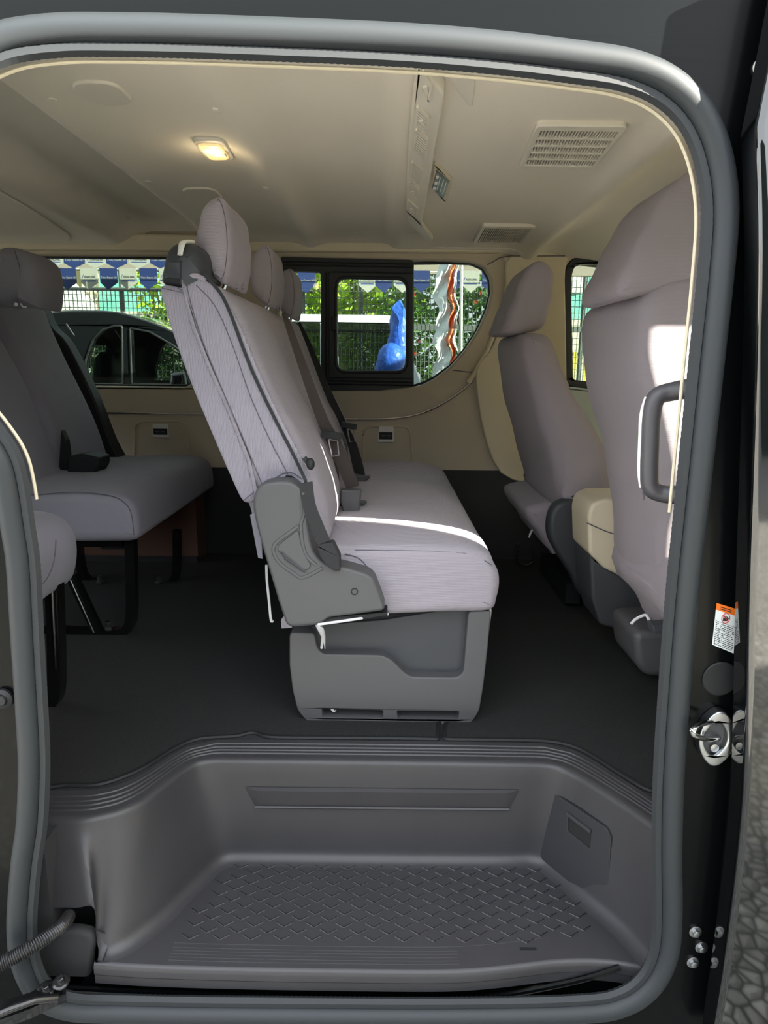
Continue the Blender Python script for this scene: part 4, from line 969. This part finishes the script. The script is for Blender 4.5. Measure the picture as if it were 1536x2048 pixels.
# ---------------- single folding seat at the left edge
js = root('jump_seat', Y(40, 1180, 1.55), 'single grey covered seat cushion on a black leg at the left edge of the opening', 'seat')
jp = [(-160, 1060), (-40, 1028), (30, 1020), (90, 1019), (130, 1030), (152, 1055), (159, 1085), (156, 1130), (145, 1158), (110, 1172), (70, 1195), (20, 1215), (-160, 1250)]
pillow('seat_cushion', prof(jp, 1.72), 1.36, 1.74, .05, 'fabricr', js, fn=wrinkle(.002, 40, 30, 20), mid=8)
g = G(); g.tube([Y(a, b, 1.42) for a, b in cr([Vector(q) for q in [(112, 1080), (108, 1120), (92, 1160), (60, 1190)]], 5, False)], .0014, 5); g.out('cushion_seam', 'seam', js)
leg(js, [(108, 1150), (112, 1250), (114, 1340), (112, 1385), (100, 1405), (70, 1412), (20, 1414)], .034, 1.64)
g = G(); g.tube([Y(104, 1180, 1.615), Y(112, 1340, 1.615)], .003, 6); g.out('leg_edge', 'blkmetal', js)

# ================================================================== CEILING FITTINGS
ZV = 2.05
def C(px, py, z=ZV): return Z(px, py, z)
def cz(pts): 
    q = [C(*p) for p in pts]; c = sum(q, Vector())/len(q); z = zc(c.x, c.y); return [C(*p, z) for p in pts], z
def cplate(name, pts, d, m, parent=None, r=.02, b=.004, sink=.006, holes=(), **k):
    q, z = cz(pts); l = rnd([(p.x, p.y) for p in q], r, 5); g = G()
    hh = [[Vector((*p, 0)) for p in h] for h in holes]
    ceilplate(g, [Vector((*p, 0)) for p in l], z+sink, d+sink, b, hh); return g.out(name, m, parent, ang=35, **k)
cplate('ceiling_cover', [(128, 160), (228, 158), (276, 205), (188, 208)], .006, 'vent', r=.05, label='large pale rounded blank cover on the rear left ceiling', cat='ceiling cover', group='blank covers on the headliner')
cplate('ceiling_cover', [(360, 374), (428, 374), (450, 398), (384, 404)], .006, 'vent', r=.05, label='pale blank ceiling cover partly behind the nearest headrest of the middle bench', cat='ceiling cover', group='blank covers on the headliner')
q, z = cz([(383, 275), (446, 276), (470, 315), (416, 317)])
lm = root('dome_lamp', q[0].lerp(q[2], .5), 'lit warm dome lamp in the middle of the headliner', 'ceiling lamp')
cplate('lamp_frame', [(382, 274), (447, 275), (471, 316), (415, 318)], .007, 'vent', lm, r=.025)
q, z = cz([(392, 280), (440, 281), (460, 311), (420, 312)])
def qd(u, v, q): return q[0].lerp(q[1], u).lerp(q[3].lerp(q[2], u), v)
g = G(); ceilplate(g, [Vector((*p, 0)) for p in rnd([(p.x, p.y) for p in q], .02)], z, .012, .004); g.out('lens', 'lampg', lm)
g = G(); c = qd(.5, .4, q); g.ball(Vector((c.x, c.y, z-.012)), .022, .018, .004); g.out('bulb_glow', 'lampb', lm)
g = G(); c = qd(.78, .55, q); g.box(c.x-.018, c.x+.012, c.y-.012, c.y+.012, z-.017, z-.011); g.out('switch', 'vent', lm)
pl_ = bpy.data.lights.new('dome_glow', 'POINT'); pl_.energy = .06; pl_.color = (1, .8, .5); pl_.shadow_soft_size = .02
po = bpy.data.objects.new('lamp_light', pl_); COL.objects.link(po); c = qd(.5, .45, q); po.location = (c.x, c.y, z-.05)
for i, (a, b, lab) in enumerate([(104, 204, 'small round headliner clip beside the large rear ceiling cover'), (434, 211, 'small round headliner clip nearer the door than the dome lamp'), (298, 366, 'small round headliner clip rearward of the cover behind the headrest'),
   (533, 372, 'small round headliner clip right of the nearest bench headrest'), (130, 460, 'small round clip by the far wall, leftmost of the row of three'), (258, 460, 'small round clip by the far wall, left of the bench headrest'), (708, 467, 'small round clip by the far wall, right end of the row')]):
    c = C(a, b); c.z = zc(c.x, c.y)
    if i == 0:
        g = G(); g.lathe(c+Vector((0, 0, .002)), (0, 0, -1), [(.011, 0), (.011, .004), (.008, .006)], 16); g0 = g.out('headliner_clip', 'liner', label=lab, cat='clip', group='round clips in the headliner'); p0_ = c.copy(); l0_ = g0.location.copy()
    else: k = g0.copy(); COL.objects.link(k); k.location = l0_+(c-p0_); k['label'] = lab
# air conditioning outlet bar
ZB = 2.018
def B(px, py, z=ZB): return Z(px, py, z)
ac = root('air_vent_panel', B(850, 270), 'long beige overhead panel with six air outlets running across the ceiling', 'air vent panel')
def bpl(name, pts, d, m, par, r=.004, b=.003, z=ZB, holes=()):
    l = rnd([(p.x, p.y) for p in (B(*p, z) for p in pts)], r); g = G()
    ceilplate(g, [Vector((*p, 0)) for p in l], z+.012, d+.012, b, [[Vector((*p, 0)) for p in rnd([(t.x, t.y) for t in (B(*u, z) for u in h)], .003)] for h in holes]); return g.out(name, m, par, ang=35)
units = [([(846, 140), (862, 166), (857, 198), (841, 172)], 'L'), ([(835, 211), (857, 233), (853, 260), (832, 243)], 'L'), ([(833, 257), (855, 277), (850, 316), (826, 296)], 'G'), ([(825, 322), (846, 342), (840, 368), (819, 352)], 'G'), ([(819, 362), (838, 378), (835, 396), (817, 384)], 'L'), ([(816, 399), (835, 415), (832, 431), (815, 418)], 'L')]
bpl('panel_body', [(836, 115), (846, 122), (889, 174), (888, 184), (864, 330), (843, 445), (812, 415), (815, 310), (823, 210)], .012, 'vent', ac, r=.015, b=.006)
for u, kind in units:
    q = [B(*p, ZB-.013) for p in u]; g = G(); zz = ZB-.013
    l_ = rnd([(p.x, p.y) for p in q], .002); ceilplate(g, [Vector((*p, 0)) for p in l_], zz+.004, .0045, .0005); ot = g.out('outlet_dark_plate', 'blk' if kind == 'L' else 'seatplast', ac)  # dark plate on the solid body, stands in for shade inside the outlet
    n = 9 if kind == 'G' else 6; g = G(); L_ = (q[3]-q[0]).length
    for k in range(n):
        v = (k+.5)/n; g.bar(qd(.03, v, q)-Vector((0, 0, .002)), qd(.97, v, q)-Vector((0, 0, .002)), L_/n*.32, .003)
    g.out('outlet_slats', 'vent', ot)
    g = G()
    for u0, v0, u1, v1 in ((0, 0, 1, 0), (1, 0, 1, 1), (1, 1, 0, 1), (0, 1, 0, 0)): g.bar(qd(u0, v0, q)-Vector((0, 0, .002)), qd(u1, v1, q)-Vector((0, 0, .002)), .004, .006)
    g.out('outlet_rim', 'vent', ot)
    if kind == 'L':
        g = G(); g.bar(qd(.4, .5, q)-Vector((0, 0, .003)), qd(.6, .7, q)-Vector((0, 0, .003)), .008, .006); g.out('outlet_knob', 'vent', ot)
bpl('end_cap', [(812, 418), (843, 446), (866, 476), (858, 484), (815, 440)], .006, 'vent', ac, r=.008)
# removable panel
g_ = cplate('roof_access_panel', [(858, 100), (905, 104), (946, 148), (951, 158), (945, 209), (937, 209)], .004, 'vent', r=.015, b=.002, label='flat beige access panel beside the overhead vent bar near the door', cat='ceiling panel')
# control panel
q, z = cz([(869, 321), (905, 357), (892, 399), (863, 369)])
cpn = root('climate_control', q[0].lerp(q[2], .5), 'small overhead climate control with dark display and three slider knobs', 'control panel')
cplate('control_frame', [(869, 321), (905, 355), (892, 399), (863, 369)], .010, 'cream', cpn, r=.008)
cplate('display', [(873, 331), (899, 354), (887, 390), (864, 369)], .012, 'screen', cpn, r=.004, b=.001)
q, z = cz([(873, 331), (899, 354), (887, 390), (864, 369)])
for k, (u, v) in enumerate(((.15, .22), (.15, .55), (.15, .85))):
    c = qd(u, v, q); g = G(); g.box(c.x-.004, c.x+.004, c.y-.009, c.y+.009, z-.016, z-.010); g.out('slider_knob', 'white', cpn)
g = G()
for u in (.35, .6, .82): a = qd(u, .15, q); b_ = qd(u, .8, q); g.bar(Vector((a.x, a.y, z-.0125)), Vector((b_.x, b_.y, z-.0125)), .0025, .001)
g.out('panel_marks', 'white', cpn)
# return grilles
def grille(pts, lab, nc, nr, sol):
    q, z = cz(pts); z -= .006
    t = root('ceiling_grille', q[0].lerp(q[2], .5), lab, 'air grille', 'slatted return grilles on the front ceiling')
    q = [C(*p, z) for p in pts]
    h = [qd(u, v, q) for u, v in ((.07, .1), (.95, .1), (.95, .9), (.07, .9))]
    g = G(); ceilplate(g, [Vector((*p, 0)) for p in rnd([(p.x, p.y) for p in q], .02)], z+.02, .026, .003, [[Vector((*p, 0)) for p in rnd([(p.x, p.y) for p in h], .004)]]); g.out('grille_frame', 'vent', t, ang=35)
    g = G(); g.add([p+Vector((0, 0, .006)) for p in h], [(0, 1, 2, 3), (3, 2, 1, 0)]); g.out('dark_cavity', 'blk', t, smooth=False)
    g = G(); w = (h[1]-h[0]).length/nc
    for k in range(nc+1): g.bar(qd(k/nc, 0, h)-Vector((0, 0, .001)), qd(k/nc, 1, h)-Vector((0, 0, .001)), w*.34, .008)
    for k in range(1, nr): g.bar(qd(0, k/nr, h)-Vector((0, 0, .002)), qd(1, k/nr, h)-Vector((0, 0, .002)), .010, .008)
    g.out('slats', 'vent', t)
grille([(1073, 246), (1257, 248), (1186, 336), (1036, 333)], 'larger beige slatted ceiling grille, nearer the door', 26, 5, 0)
grille([(964, 449), (1072, 451), (1046, 487), (945, 485)], 'smaller beige slatted ceiling grille near the far wall', 24, 1, 0)
# joint lines of the headliner
g = G()
for pts in ([(-30, 355), (60, 408), (128, 455), (138, 468)], [(865, 484), (950, 505), (1010, 515)]):
    g.tube([(lambda c: Vector((c.x, min(c.y, 3.1), zc(c.x, min(c.y, 3.1))-.0015)))(C(a, b)) for a, b in cr([Vector(p) for p in pts], 5, False)], .003, 5)
g.out('trim_headliner_joint', 'vent', kind='structure')
# assist grip over the driver door
ag = root('assist_grip', Y(1245, 480, YF), 'cream folding assist grip above the driver door window', 'grab handle')
plate('grip_base', rnd(xz([(1200, 470), (1212, 452), (1240, 446), (1330, 448), (1330, 492), (1215, 490), (1200, 486)], YF-.03), .01), YF-.045, YF-.028, 'cream', ag, b=.006)
g = G(); g.tube(cr([Y(1222, 482, YF-.05), Y(1226, 462, YF-.07), Y(1250, 456, YF-.075), (Y(1330, 458, YF-.075))], 4, False), .009, 10); g.out('grip_bar', 'cream', ag)

# ================================================================== OUTSIDE, beyond the far windows
# bunting: two rows of pennants on strings under a canopy fascia
cf = root('canopy', (-1.5, 8.2, 3.2), 'taupe canopy fascia and posts behind the pennant strings', 'canopy')
z0 = Y(300, 541, 8.1).z; z1_ = Y(300, 519, 8.1).z
g = G(); g.box(-5.5, 3.2, 8.1, 8.2, z0, z1_+.05); g.out('fascia', 'taupe', cf, smooth=False)
def pennant(px, py0, w, tipy, yy, kind, lab, grp):
    a = Y(px-w/2, py0, yy); b = Y(px+w/2, py0, yy); t = Y(px, tipy, yy); zz = a.z-(a.z-t.z)*.66
    r = root('pennant', (a.x+b.x)/2*Vector((1, 0, 0))+Vector((0, yy, a.z)), lab, 'pennant', grp)
    plate('cloth', [(a.x, a.z), (a.x, zz), (t.x, t.z), (b.x, zz), (b.x, a.z)], yy, yy+.004, 'pennb' if kind else 'pennw', r, b=.0008)
    W_ = b.x-a.x; cx = (a.x+b.x)/2; H = a.z-t.z
    if kind:
        text('You have it!', (cx, yy-.001, a.z-H*.43), W_*.19, 'pennw', r, name='script_lettering')
    else:
        text('ASIALINK', (cx+W_*.05, yy-.001, a.z-H*.40), W_*.155, 'ink', r, name='printed_word')
        g = G(); g.bar(Vector((cx-W_*.40, yy-.001, a.z-H*.46)), Vector((cx-W_*.31, yy-.001, a.z-H*.30)), W_*.03, .001, upv=Vector((0, 1, 0))); g.out('printed_emblem', 'blueink', r)
        plate('printed_bar', [(cx-W_*.36, a.z-H*.56), (cx+W_*.36, a.z-H*.56), (cx+W_*.36, a.z-H*.61), (cx-W_*.36, a.z-H*.61)], yy-.002, yy, 'blueink', r, b=.0003)
random.seed(5)
low = [(103, 0), (134, 1), (177, 0), (216, 1), (255, 0), (296, 1), (335, 0), (612, 1), (735, 0), (768, 1), (805, 0), (843, 1), (906, 1), (942, 0), (982, 1)]
names = {0: 'white pennant with dark printed word', 1: 'navy pennant with white script'}
pos = ['right beside the rear headrest', 'first navy from the rear headrest', 'left of the middle one in the rear window', 'middle of the rear window', 'right of the middle one in the rear window', 'next to the belt guide', 'partly behind the belt guide',
       'in the narrow pane left of the sliding window', 'left in the sliding window', 'centre of the sliding window', 'at the right rim of the sliding window', 'at the left rim of the curved window', 'behind the wavy banner', 'right of the white pole', 'at the right rim of the curved window']
for (px, kd), w_ in zip(low, pos):
    f_ = 0 if px < 500 else 5
    pennant(px, 536+f_, 35, 580+f_*1.2, 7.6, kd, names[kd]+', '+w_, 'pennants of the lower string')
top = [(60, 1), (104, 0), (147, 1), (190, 0), (232, 1), (277, 0), (320, 1)]
for i, (px, kd) in enumerate(top):
    nth = ['first', 'second', 'third', 'fourth', 'fifth', 'sixth', 'seventh'][i]
    pennant(px, 506, 42, 537, 7.3, kd, 'upper row %s pennant, %s from the left' % ('navy' if kd else 'white', nth), 'pennants of the upper string')
for nm, py, yy, lab in (('bunting_string', 506, 7.31, 'thin string carrying the upper row of pennants'), ('bunting_string', 538, 7.61, 'thin string carrying the lower row of pennants')):
    g = G(); g.tube([Y(-200, py, yy), Y(300, py, yy), Y(1100, py+8, yy)], .006, 5); g.out(nm, 'white', label=lab, cat='string')
# mesh fence
fn_ = root('mesh_fence', (0, 8.6, 0), 'grey welded wire mesh fence with posts beyond the parked vehicles', 'fence')
YG = 8.6; ft = Y(200, 578, YG).z; ft2 = 3.0
g = G(); x = -5.6
while x < 5.2:
    g.box(x-.004, x+.004, YG, YG+.006, .1, ft if x < -.9 else ft2); x += .052
z = .15
while z < ft2:
    g.box(-5.6 if z < ft else -.9, 5.2, YG+.006, YG+.012, z-.004, z+.004); z += .075
g.out('wire_mesh', 'wire', fn_, smooth=False)
for px in (242, 605, 722, 905, 1170):
    p = Y(px, 600, YG); g = G(); g.tube([Vector((p.x, YG+.04, 0)), Vector((p.x, YG+.04, 3.3))], .028, 10); g.out('fence_post', 'wire', fn_)
g = G(); g.box(-5.6, -.9, YG, YG+.03, ft-.02, ft+.02); g.box(-.9, 5.2, YG, YG+.04, Y(850, 655, YG).z-.03, Y(850, 655, YG).z+.03); g.out('fence_rail', 'wire', fn_, smooth=False)
# buildings
def bbox(nm, pts, y, d, m, lab, cat):
    p = xz(pts, y); return plate(nm, p, y, y+d, m, b=.01, label=lab, cat=cat)
bd = root('teal_building', Y(220, 600, 14), 'teal walled building with pale columns behind the fence', 'building')
plate('teal_wall', xz([(-300, 470), (520, 470), (520, 900), (-300, 900)], 16), 16, 16.4, 'ywall', bd)
plate('teal_wall', xz([(182, 500), (305, 500), (305, 845), (182, 845)], 15), 15, 15.9, 'teal', bd)
for px in (112, 140, 172): plate('column', xz([(px-9, 470), (px+9, 470), (px+9, 900), (px-9, 900)], 13.5), 13.5, 13.9, 'ywall', bd)
plate('roof_edge', xz([(-300, 560), (110, 560), (110, 572), (-300, 572)], 13.4), 13.4, 14, 'rust', bd)
bw = plate('block_wall', xz([(180, 622), (520, 624), (520, 860), (180, 860)], 14), 14, 14.2, 'bwall', b=.01, label='pale rough block wall low behind the mesh fence', cat='wall')
bd2 = root('green_house', Y(1200, 600, 12), 'teal green house wall seen through the driver door window', 'building')
plate('house_wall', xz([(1080, 480), (1700, 480), (1700, 676), (1080, 676)], 12), 12, 12.5, 'teal', bd2)
plate('house_base', xz([(1080, 676), (1700, 676), (1700, 1000), (1080, 1000)], 12), 12, 12.5, 'bwall', bd2)
plate('house_window', xz([(1132, 535), (1165, 535), (1165, 585), (1132, 585)], 11.95), 11.93, 12, 'white', bd2)
plate('house_doorway', xz([(1140, 640), (1200, 640), (1200, 705), (1140, 705)], 11.95), 11.93, 12, 'ywall', bd2)
g = G(); a = Y(1206, 450, 10); g.tube([a, Vector((a.x, 10, 0))], .045, 12); g.out('orange_post', 'rust', label='rust orange post behind the driver door window', cat='post')
yf = root('yellow_fence', Y(1165, 740, 10.5), 'low yellow slatted fence beyond the driver door window', 'fence')
for k in range(9):
    a = Y(1126+k*11, 704, 10.5); g = G(); g.box(a.x, a.x+.05, 10.5, 10.53, 0, a.z); g.out('slat', 'yel', yf, smooth=False)
# white marquee tip
mq = root('white_marquee', Y(146, 590, 12), 'white peaked tent top seen above the dark vehicle', 'tent')
g = G(); c = Y(146, 560, 12); w = Y(124, 606, 12); hb = w.z; pts = [Vector((c.x, 12, c.z))]+[Vector((c.x+(i*.26), 12+j*.2, hb)) for i, j in ((-1, -1), (1, -1), (1, 1), (-1, 1))]
g.add(pts, [(0, 1, 2), (0, 2, 3), (0, 3, 4), (0, 4, 1), (4, 3, 2, 1)]); g.box(c.x-.26, c.x+.26, 11.8, 12.2, hb-.12, hb); g.out('tent_top', 'white', mq, smooth=False)
for i, j in ((-1, -1), (1, -1), (1, 1), (-1, 1)): g = G(); g.tube([Vector((c.x+i*.24, 12+j*.18, 0)), Vector((c.x+i*.24, 12+j*.18, hb))], .02, 8); g.out('tent_pole', 'white', mq)
# dark SUV next to the van
sv = root('parked_suv', Y(240, 700, 4.6), 'dark grey parked suv with side windows, right outside the rear window', 'car')
ys = 4.2; ye_ = 5.6
roof = cr([Vector(q) for q in [(40, 665), (66, 636), (110, 623), (180, 620), (236, 624), (285, 638), (330, 655), (380, 682), (430, 712)]], 5, False)
rx = xz([tuple(p) for p in roof], ys)
zb = Y(200, 775, ys).z; zlow = .3
body = [(-3.9, zlow), (.4, zlow), (.45, .9), (.2, 1.0), (rx[-1][0]+.02, zb), (rx[0][0]-.3, zb), (-4.0, 1.1)]
plate('lower_body', rnd(body, .08), ys-.02, ye_, 'carblk', sv, b=.05)
cabin = [(q[0], q[1]) for q in rx]+[(rx[-1][0]+.05, zb-.01), (rx[0][0]-.12, zb-.01)]
wa = rnd(xz([(166, 768), (172, 720), (186, 680), (205, 660), (228, 652), (244, 652), (246, 768)], ys), .01)
wb = rnd(xz([(260, 656), (300, 664), (345, 690), (392, 725), (410, 745), (412, 768), (264, 768)], ys), .01)
plate('side_frame', cabin, ys, ys+.05, 'carblk', sv, holes=[wa, wb], b=.01)
plate('side_frame', cabin, ye_-.1, ye_-.05, 'carblk', sv, holes=[wa, wb], b=.01)
g = G(); n = len(rx); v = [Vector((a, y_, b)) for y_ in (ys+.01, ye_-.06) for a, b in rx]; v += [q-Vector((0, 0, .04)) for q in v]
g.add(v, [(i, i+1, n+i+1, n+i) for i in range(n-1)]+[(2*n+i, 3*n+i, 3*n+i+1, 2*n+i+1) for i in range(n-1)]); g.out('roof_panel', 'carblk', sv)
plate('side_glass', wa, ys+.02, ys+.026, 'glassd', sv, b=.0005); plate('side_glass', wb, ys+.02, ys+.026, 'glassd', sv, b=.0005)
g = G()
for l in (wa, wb): g.tube([(q[0], ys-.004, q[1]) for q in l], .006, 6, closed=True, upv=Vector((0, 1, 0)))
g.out('window_moulding', 'steel', sv)
pillow('wing_mirror', rnd(xz([(344, 745), (372, 742), (378, 772), (342, 774)], 4.0), .02), 3.95, 4.12, .03, 'carblk', sv)
for xx in (-3.1, -.5):
    g = G(); g.lathe((xx, ys-.04, .34), (0, 1, 0), [(.2, -.0), (.34, .0), (.34, .2), (.2, .2)], 28); g.out('wheel', 'blk', sv)
pillow('car_seat', rnd(xz([(196, 715), (215, 700), (232, 720), (236, 780), (190, 780)], 4.8), .05), 4.7, 5.1, .04, 'recl', sv)
# white van behind, and a blue shape standing in for a reflected shirt
wv = root('parked_white_van', Y(700, 700, 6.4), 'white parked van with dark windows beyond the sliding window', 'van')
yv = 6.0
vp = rnd(xz([(420, 626), (780, 630), (806, 640), (818, 665), (826, 720), (850, 790), (860, 950), (420, 950)], yv), .06)
vh = rnd(xz([(560, 645), (640, 646), (640, 760), (560, 760)], yv), .02); vh2 = rnd(xz([(652, 646), (775, 648), (800, 665), (812, 700), (818, 760), (652, 760)], yv), .02)
plate('van_side', vp, yv, yv+.05, 'carwht', wv, holes=[vh, vh2], b=.01)
plate('van_far_side', vp, yv+1.6, yv+1.65, 'carwht', wv, holes=[vh, vh2], b=.01)
g = G(); a = Y(430, 628, yv); b = Y(800, 634, yv); g.box(a.x, b.x, yv+.02, yv+1.62, a.z-.05, a.z-.015); g.out('van_roof', 'carwht', wv, smooth=False)
plate('van_glass', vh, yv+.02, yv+.026, 'glassd', wv, b=.0005); plate('van_glass', vh2, yv+.02, yv+.026, 'glassd', wv, b=.0005)
for xx in (-1.2, -.1):
    g = G(); g.lathe((xx, yv-.02, .33), (0, 1, 0), [(.2, 0), (.33, 0), (.33, .2), (.2, .2)], 28); g.out('wheel', 'blk', wv)
g = G(); g.box(a.x+.1, b.x-.1, yv+.2, yv+1.5, .3, Y(700, 740, yv).z); g.out('van_interior', 'lower', wv, smooth=False)
random.seed(11)
bs_ = root('blue_reflection', Y(775, 700, 5.5), 'blue shape standing in for a blue shirt reflected in the sliding window', 'reflection')
pillow('reflection_shape', prof([(800, 600), (815, 640), (818, 700), (812, 760), (770, 770), (752, 745), (760, 710), (776, 690), (782, 640), (790, 610)], 5.5), 5.45, 5.7, .08, 'blue', bs_, fn=wrinkle(.012, 40, 30, 20))
g = G(); c = Y(782, 722, 5.4); g.ball(c, .11, .1, .14, 16, 10); g.out('reflection_lobe', 'blue', bs_)
# foliage
def bush(name, cx, cy, z0, z1, rx_, n, size, m, lab, cat, flowers=0, stems=5, seed=1):
    random.seed(seed); t = root(name, (cx, cy, 0), lab, cat, 'plants along the fence')
    g = G()
    for i in range(stems):
        a = Vector((cx+random.uniform(-.15, .15)*rx_, cy, 0)); b_ = Vector((cx+random.uniform(-.7, .7)*rx_, cy+random.uniform(-.15, .15), z0+(z1-z0)*random.uniform(.5, .9)))
        g.tube([a, a.lerp(b_, .5)+Vector((.05, 0, .1)), b_], lambda t_: .03-.02*t_, 6)
    g.out('stems', 'bark', t)
    g = G()
    def leafq(p, s, d1, up_):
        w = d1.cross(up_).normalized()*s*.22
        g.add([p, p+d1*s*.5+w, p+d1*s, p+d1*s*.5-w], [(0, 1, 2, 3)])
    for i in range(n):
        th = random.uniform(0, 2*PI); r = math.sqrt(random.random()); p = Vector((cx+rx_*r*math.cos(th), cy+.35*r*random.uniform(-1, 1), z0+(z1-z0)*(.5+.5*r*math.sin(th))))
        d1 = Vector((random.uniform(-1, 1), random.uniform(-.6, .6), random.uniform(-1, .5))).normalized(); leafq(p, size*random.uniform(.6, 1.3), d1, Vector((random.random(), 1, random.random())).normalized())
    g.out('foliage', m, t, smooth=False)
    if flowers:
        g = G()
        for i in range(flowers):
            p = Vector((cx+random.uniform(-.9, .9)*rx_, cy-.4, z0+(z1-z0)*random.random()))
            for k in range(6):
                a = 2*PI*k/6; d1 = Vector((math.cos(a), -.3, math.sin(a))).normalized(); leafq(p, .035, d1, Vector((0, 1, 0)))
        g.out('blossoms', 'red', t, smooth=False)
a = Y(905, 650, 9.5); bush('flowering_bush', a.x+.2, 9.5, .3, 3.2, 1.3, 4200, .12, 'leaf', 'green bush with red flowers behind the curved quarter window', 'bush', 45, 8, 2)
a = Y(700, 600, 10.5); bush('broadleaf_shrub', a.x, 10.5, 1.3, 3.7, 1.0, 1500, .22, 'leafy', 'yellow green broad leaved shrub above the white van', 'shrub', 0, 5, 3)
a = Y(330, 560, 13.1); bush('garden_tree', a.x, 13.1, 2.2, 4.2, .6, 700, .18, 'leafy', 'yellow green tree between the pennants and the middle bench', 'tree', 0, 3, 4)
a = Y(600, 600, 11.4); bush('young_tree', a.x, 11.4, 1.5, 3.6, .55, 700, .16, 'leaf', 'leafy young tree seen in the narrow pane left of the sliding window', 'tree', 0, 3, 5)
a = Y(470, 700, 12.3); bush('hedge', a.x, 12.3, .3, 2.6, 2.2, 2600, .14, 'leaf', 'dark green hedge seen through the windows of the dark vehicle', 'hedge', 0, 6, 6)
a = Y(180, 760, 9.5); bush('hedge', a.x, 9.5, .1, 1.9, 2.0, 2200, .14, 'leaf', 'low green hedge along the fence at far left', 'hedge', 0, 6, 8)
# feather banner + pole
fb = root('feather_banner', Y(875, 650, 6.6), 'tall wavy white and orange feather banner behind the curved window', 'banner')
def strip(nm, xs0, xs1, m, yy=6.6, ph=0):
    v = []; n = 40
    for i in range(n+1):
        py = 515+i*(775-515)/n; w = 5*math.sin(i*.45+ph)+3*math.sin(i*.9+ph)
        lx = xs0(py)+w; rx2 = xs1(py)+w*.6
        for k, px in enumerate((lx, (lx*2+rx2)/3, (lx+2*rx2)/3, rx2)):
            q = Y(px, py, yy+.04*math.sin(i*.6+k*1.5+ph)); v.append(q)
    f = [(i*4+k, i*4+k+1, i*4+k+5, i*4+k+4) for i in range(n) for k in range(3)]
    v2 = [q+Vector((0, .004, 0)) for q in v]; nn = len(v); g = G(); g.add(v+v2, f+[tuple(nn+i for i in q)[::-1] for q in f]); return g.out(nm, m, fb, ang=80)
strip('white_cloth', lambda y: 872 if y < 600 else 872-(0 if y < 700 else (y-700)*.15), lambda y: 897, 'film'); strip('orange_cloth', lambda y: 898, lambda y: 908, 'filmo', ph=.4)
strip('white_hem', lambda y: 909, lambda y: 914, 'film', ph=.4)
g = G(); g.tube([Y(924, 400, 6.5), Y(922, 690, 6.5), Y(922, 900, 6.5)], .014, 8); g.out('banner_pole', 'white', fb)
g = G(); g.lathe(Y(860, 880, 6.4), (0, 0, 1), [(.14, -.3), (.16, .4), (.15, .52), (.06, .55)], 20); g.out('banner_weight', 'seatplast', fb)
# added pier, out of frame: blocks the low sun from the doorway
g = G(); g.box(1.25, 2.3, .10, .42, 0, 2.36); g.box(2.25, 2.62, .12, .40, 0, 3.0); g.out('shade_pier', 'ywall', label='added pale pier, out of view at the right, shading the doorway', cat='wall')
g = G(); g.box(3.3, 3.6, .6, 4.6, 0, 2.9); g.out('windscreen_shade_wall', 'ywall', label='added pale wall, out of view, keeping sun off the windscreen', cat='wall')  # added unseen wall, stops sun coming in through the windscreen
g = G(); g.box(-14, 18, -10.6, -10, 0, 4.2); g.out('reflected_wall', 'dkwall', label='added long dark green wall behind the camera for the paint to reflect', cat='wall')  # added unseen wall, gives the black paint something dark to reflect
g = G(); g.box(4.3, 5.7, -2.5, -2.1, 0, 4.4); g.out('shade_pillar', 'ywall', label='added tall broad pillar behind the camera, shading the left door seal', cat='pillar')  # added unseen block, keeps direct sun off the left seal
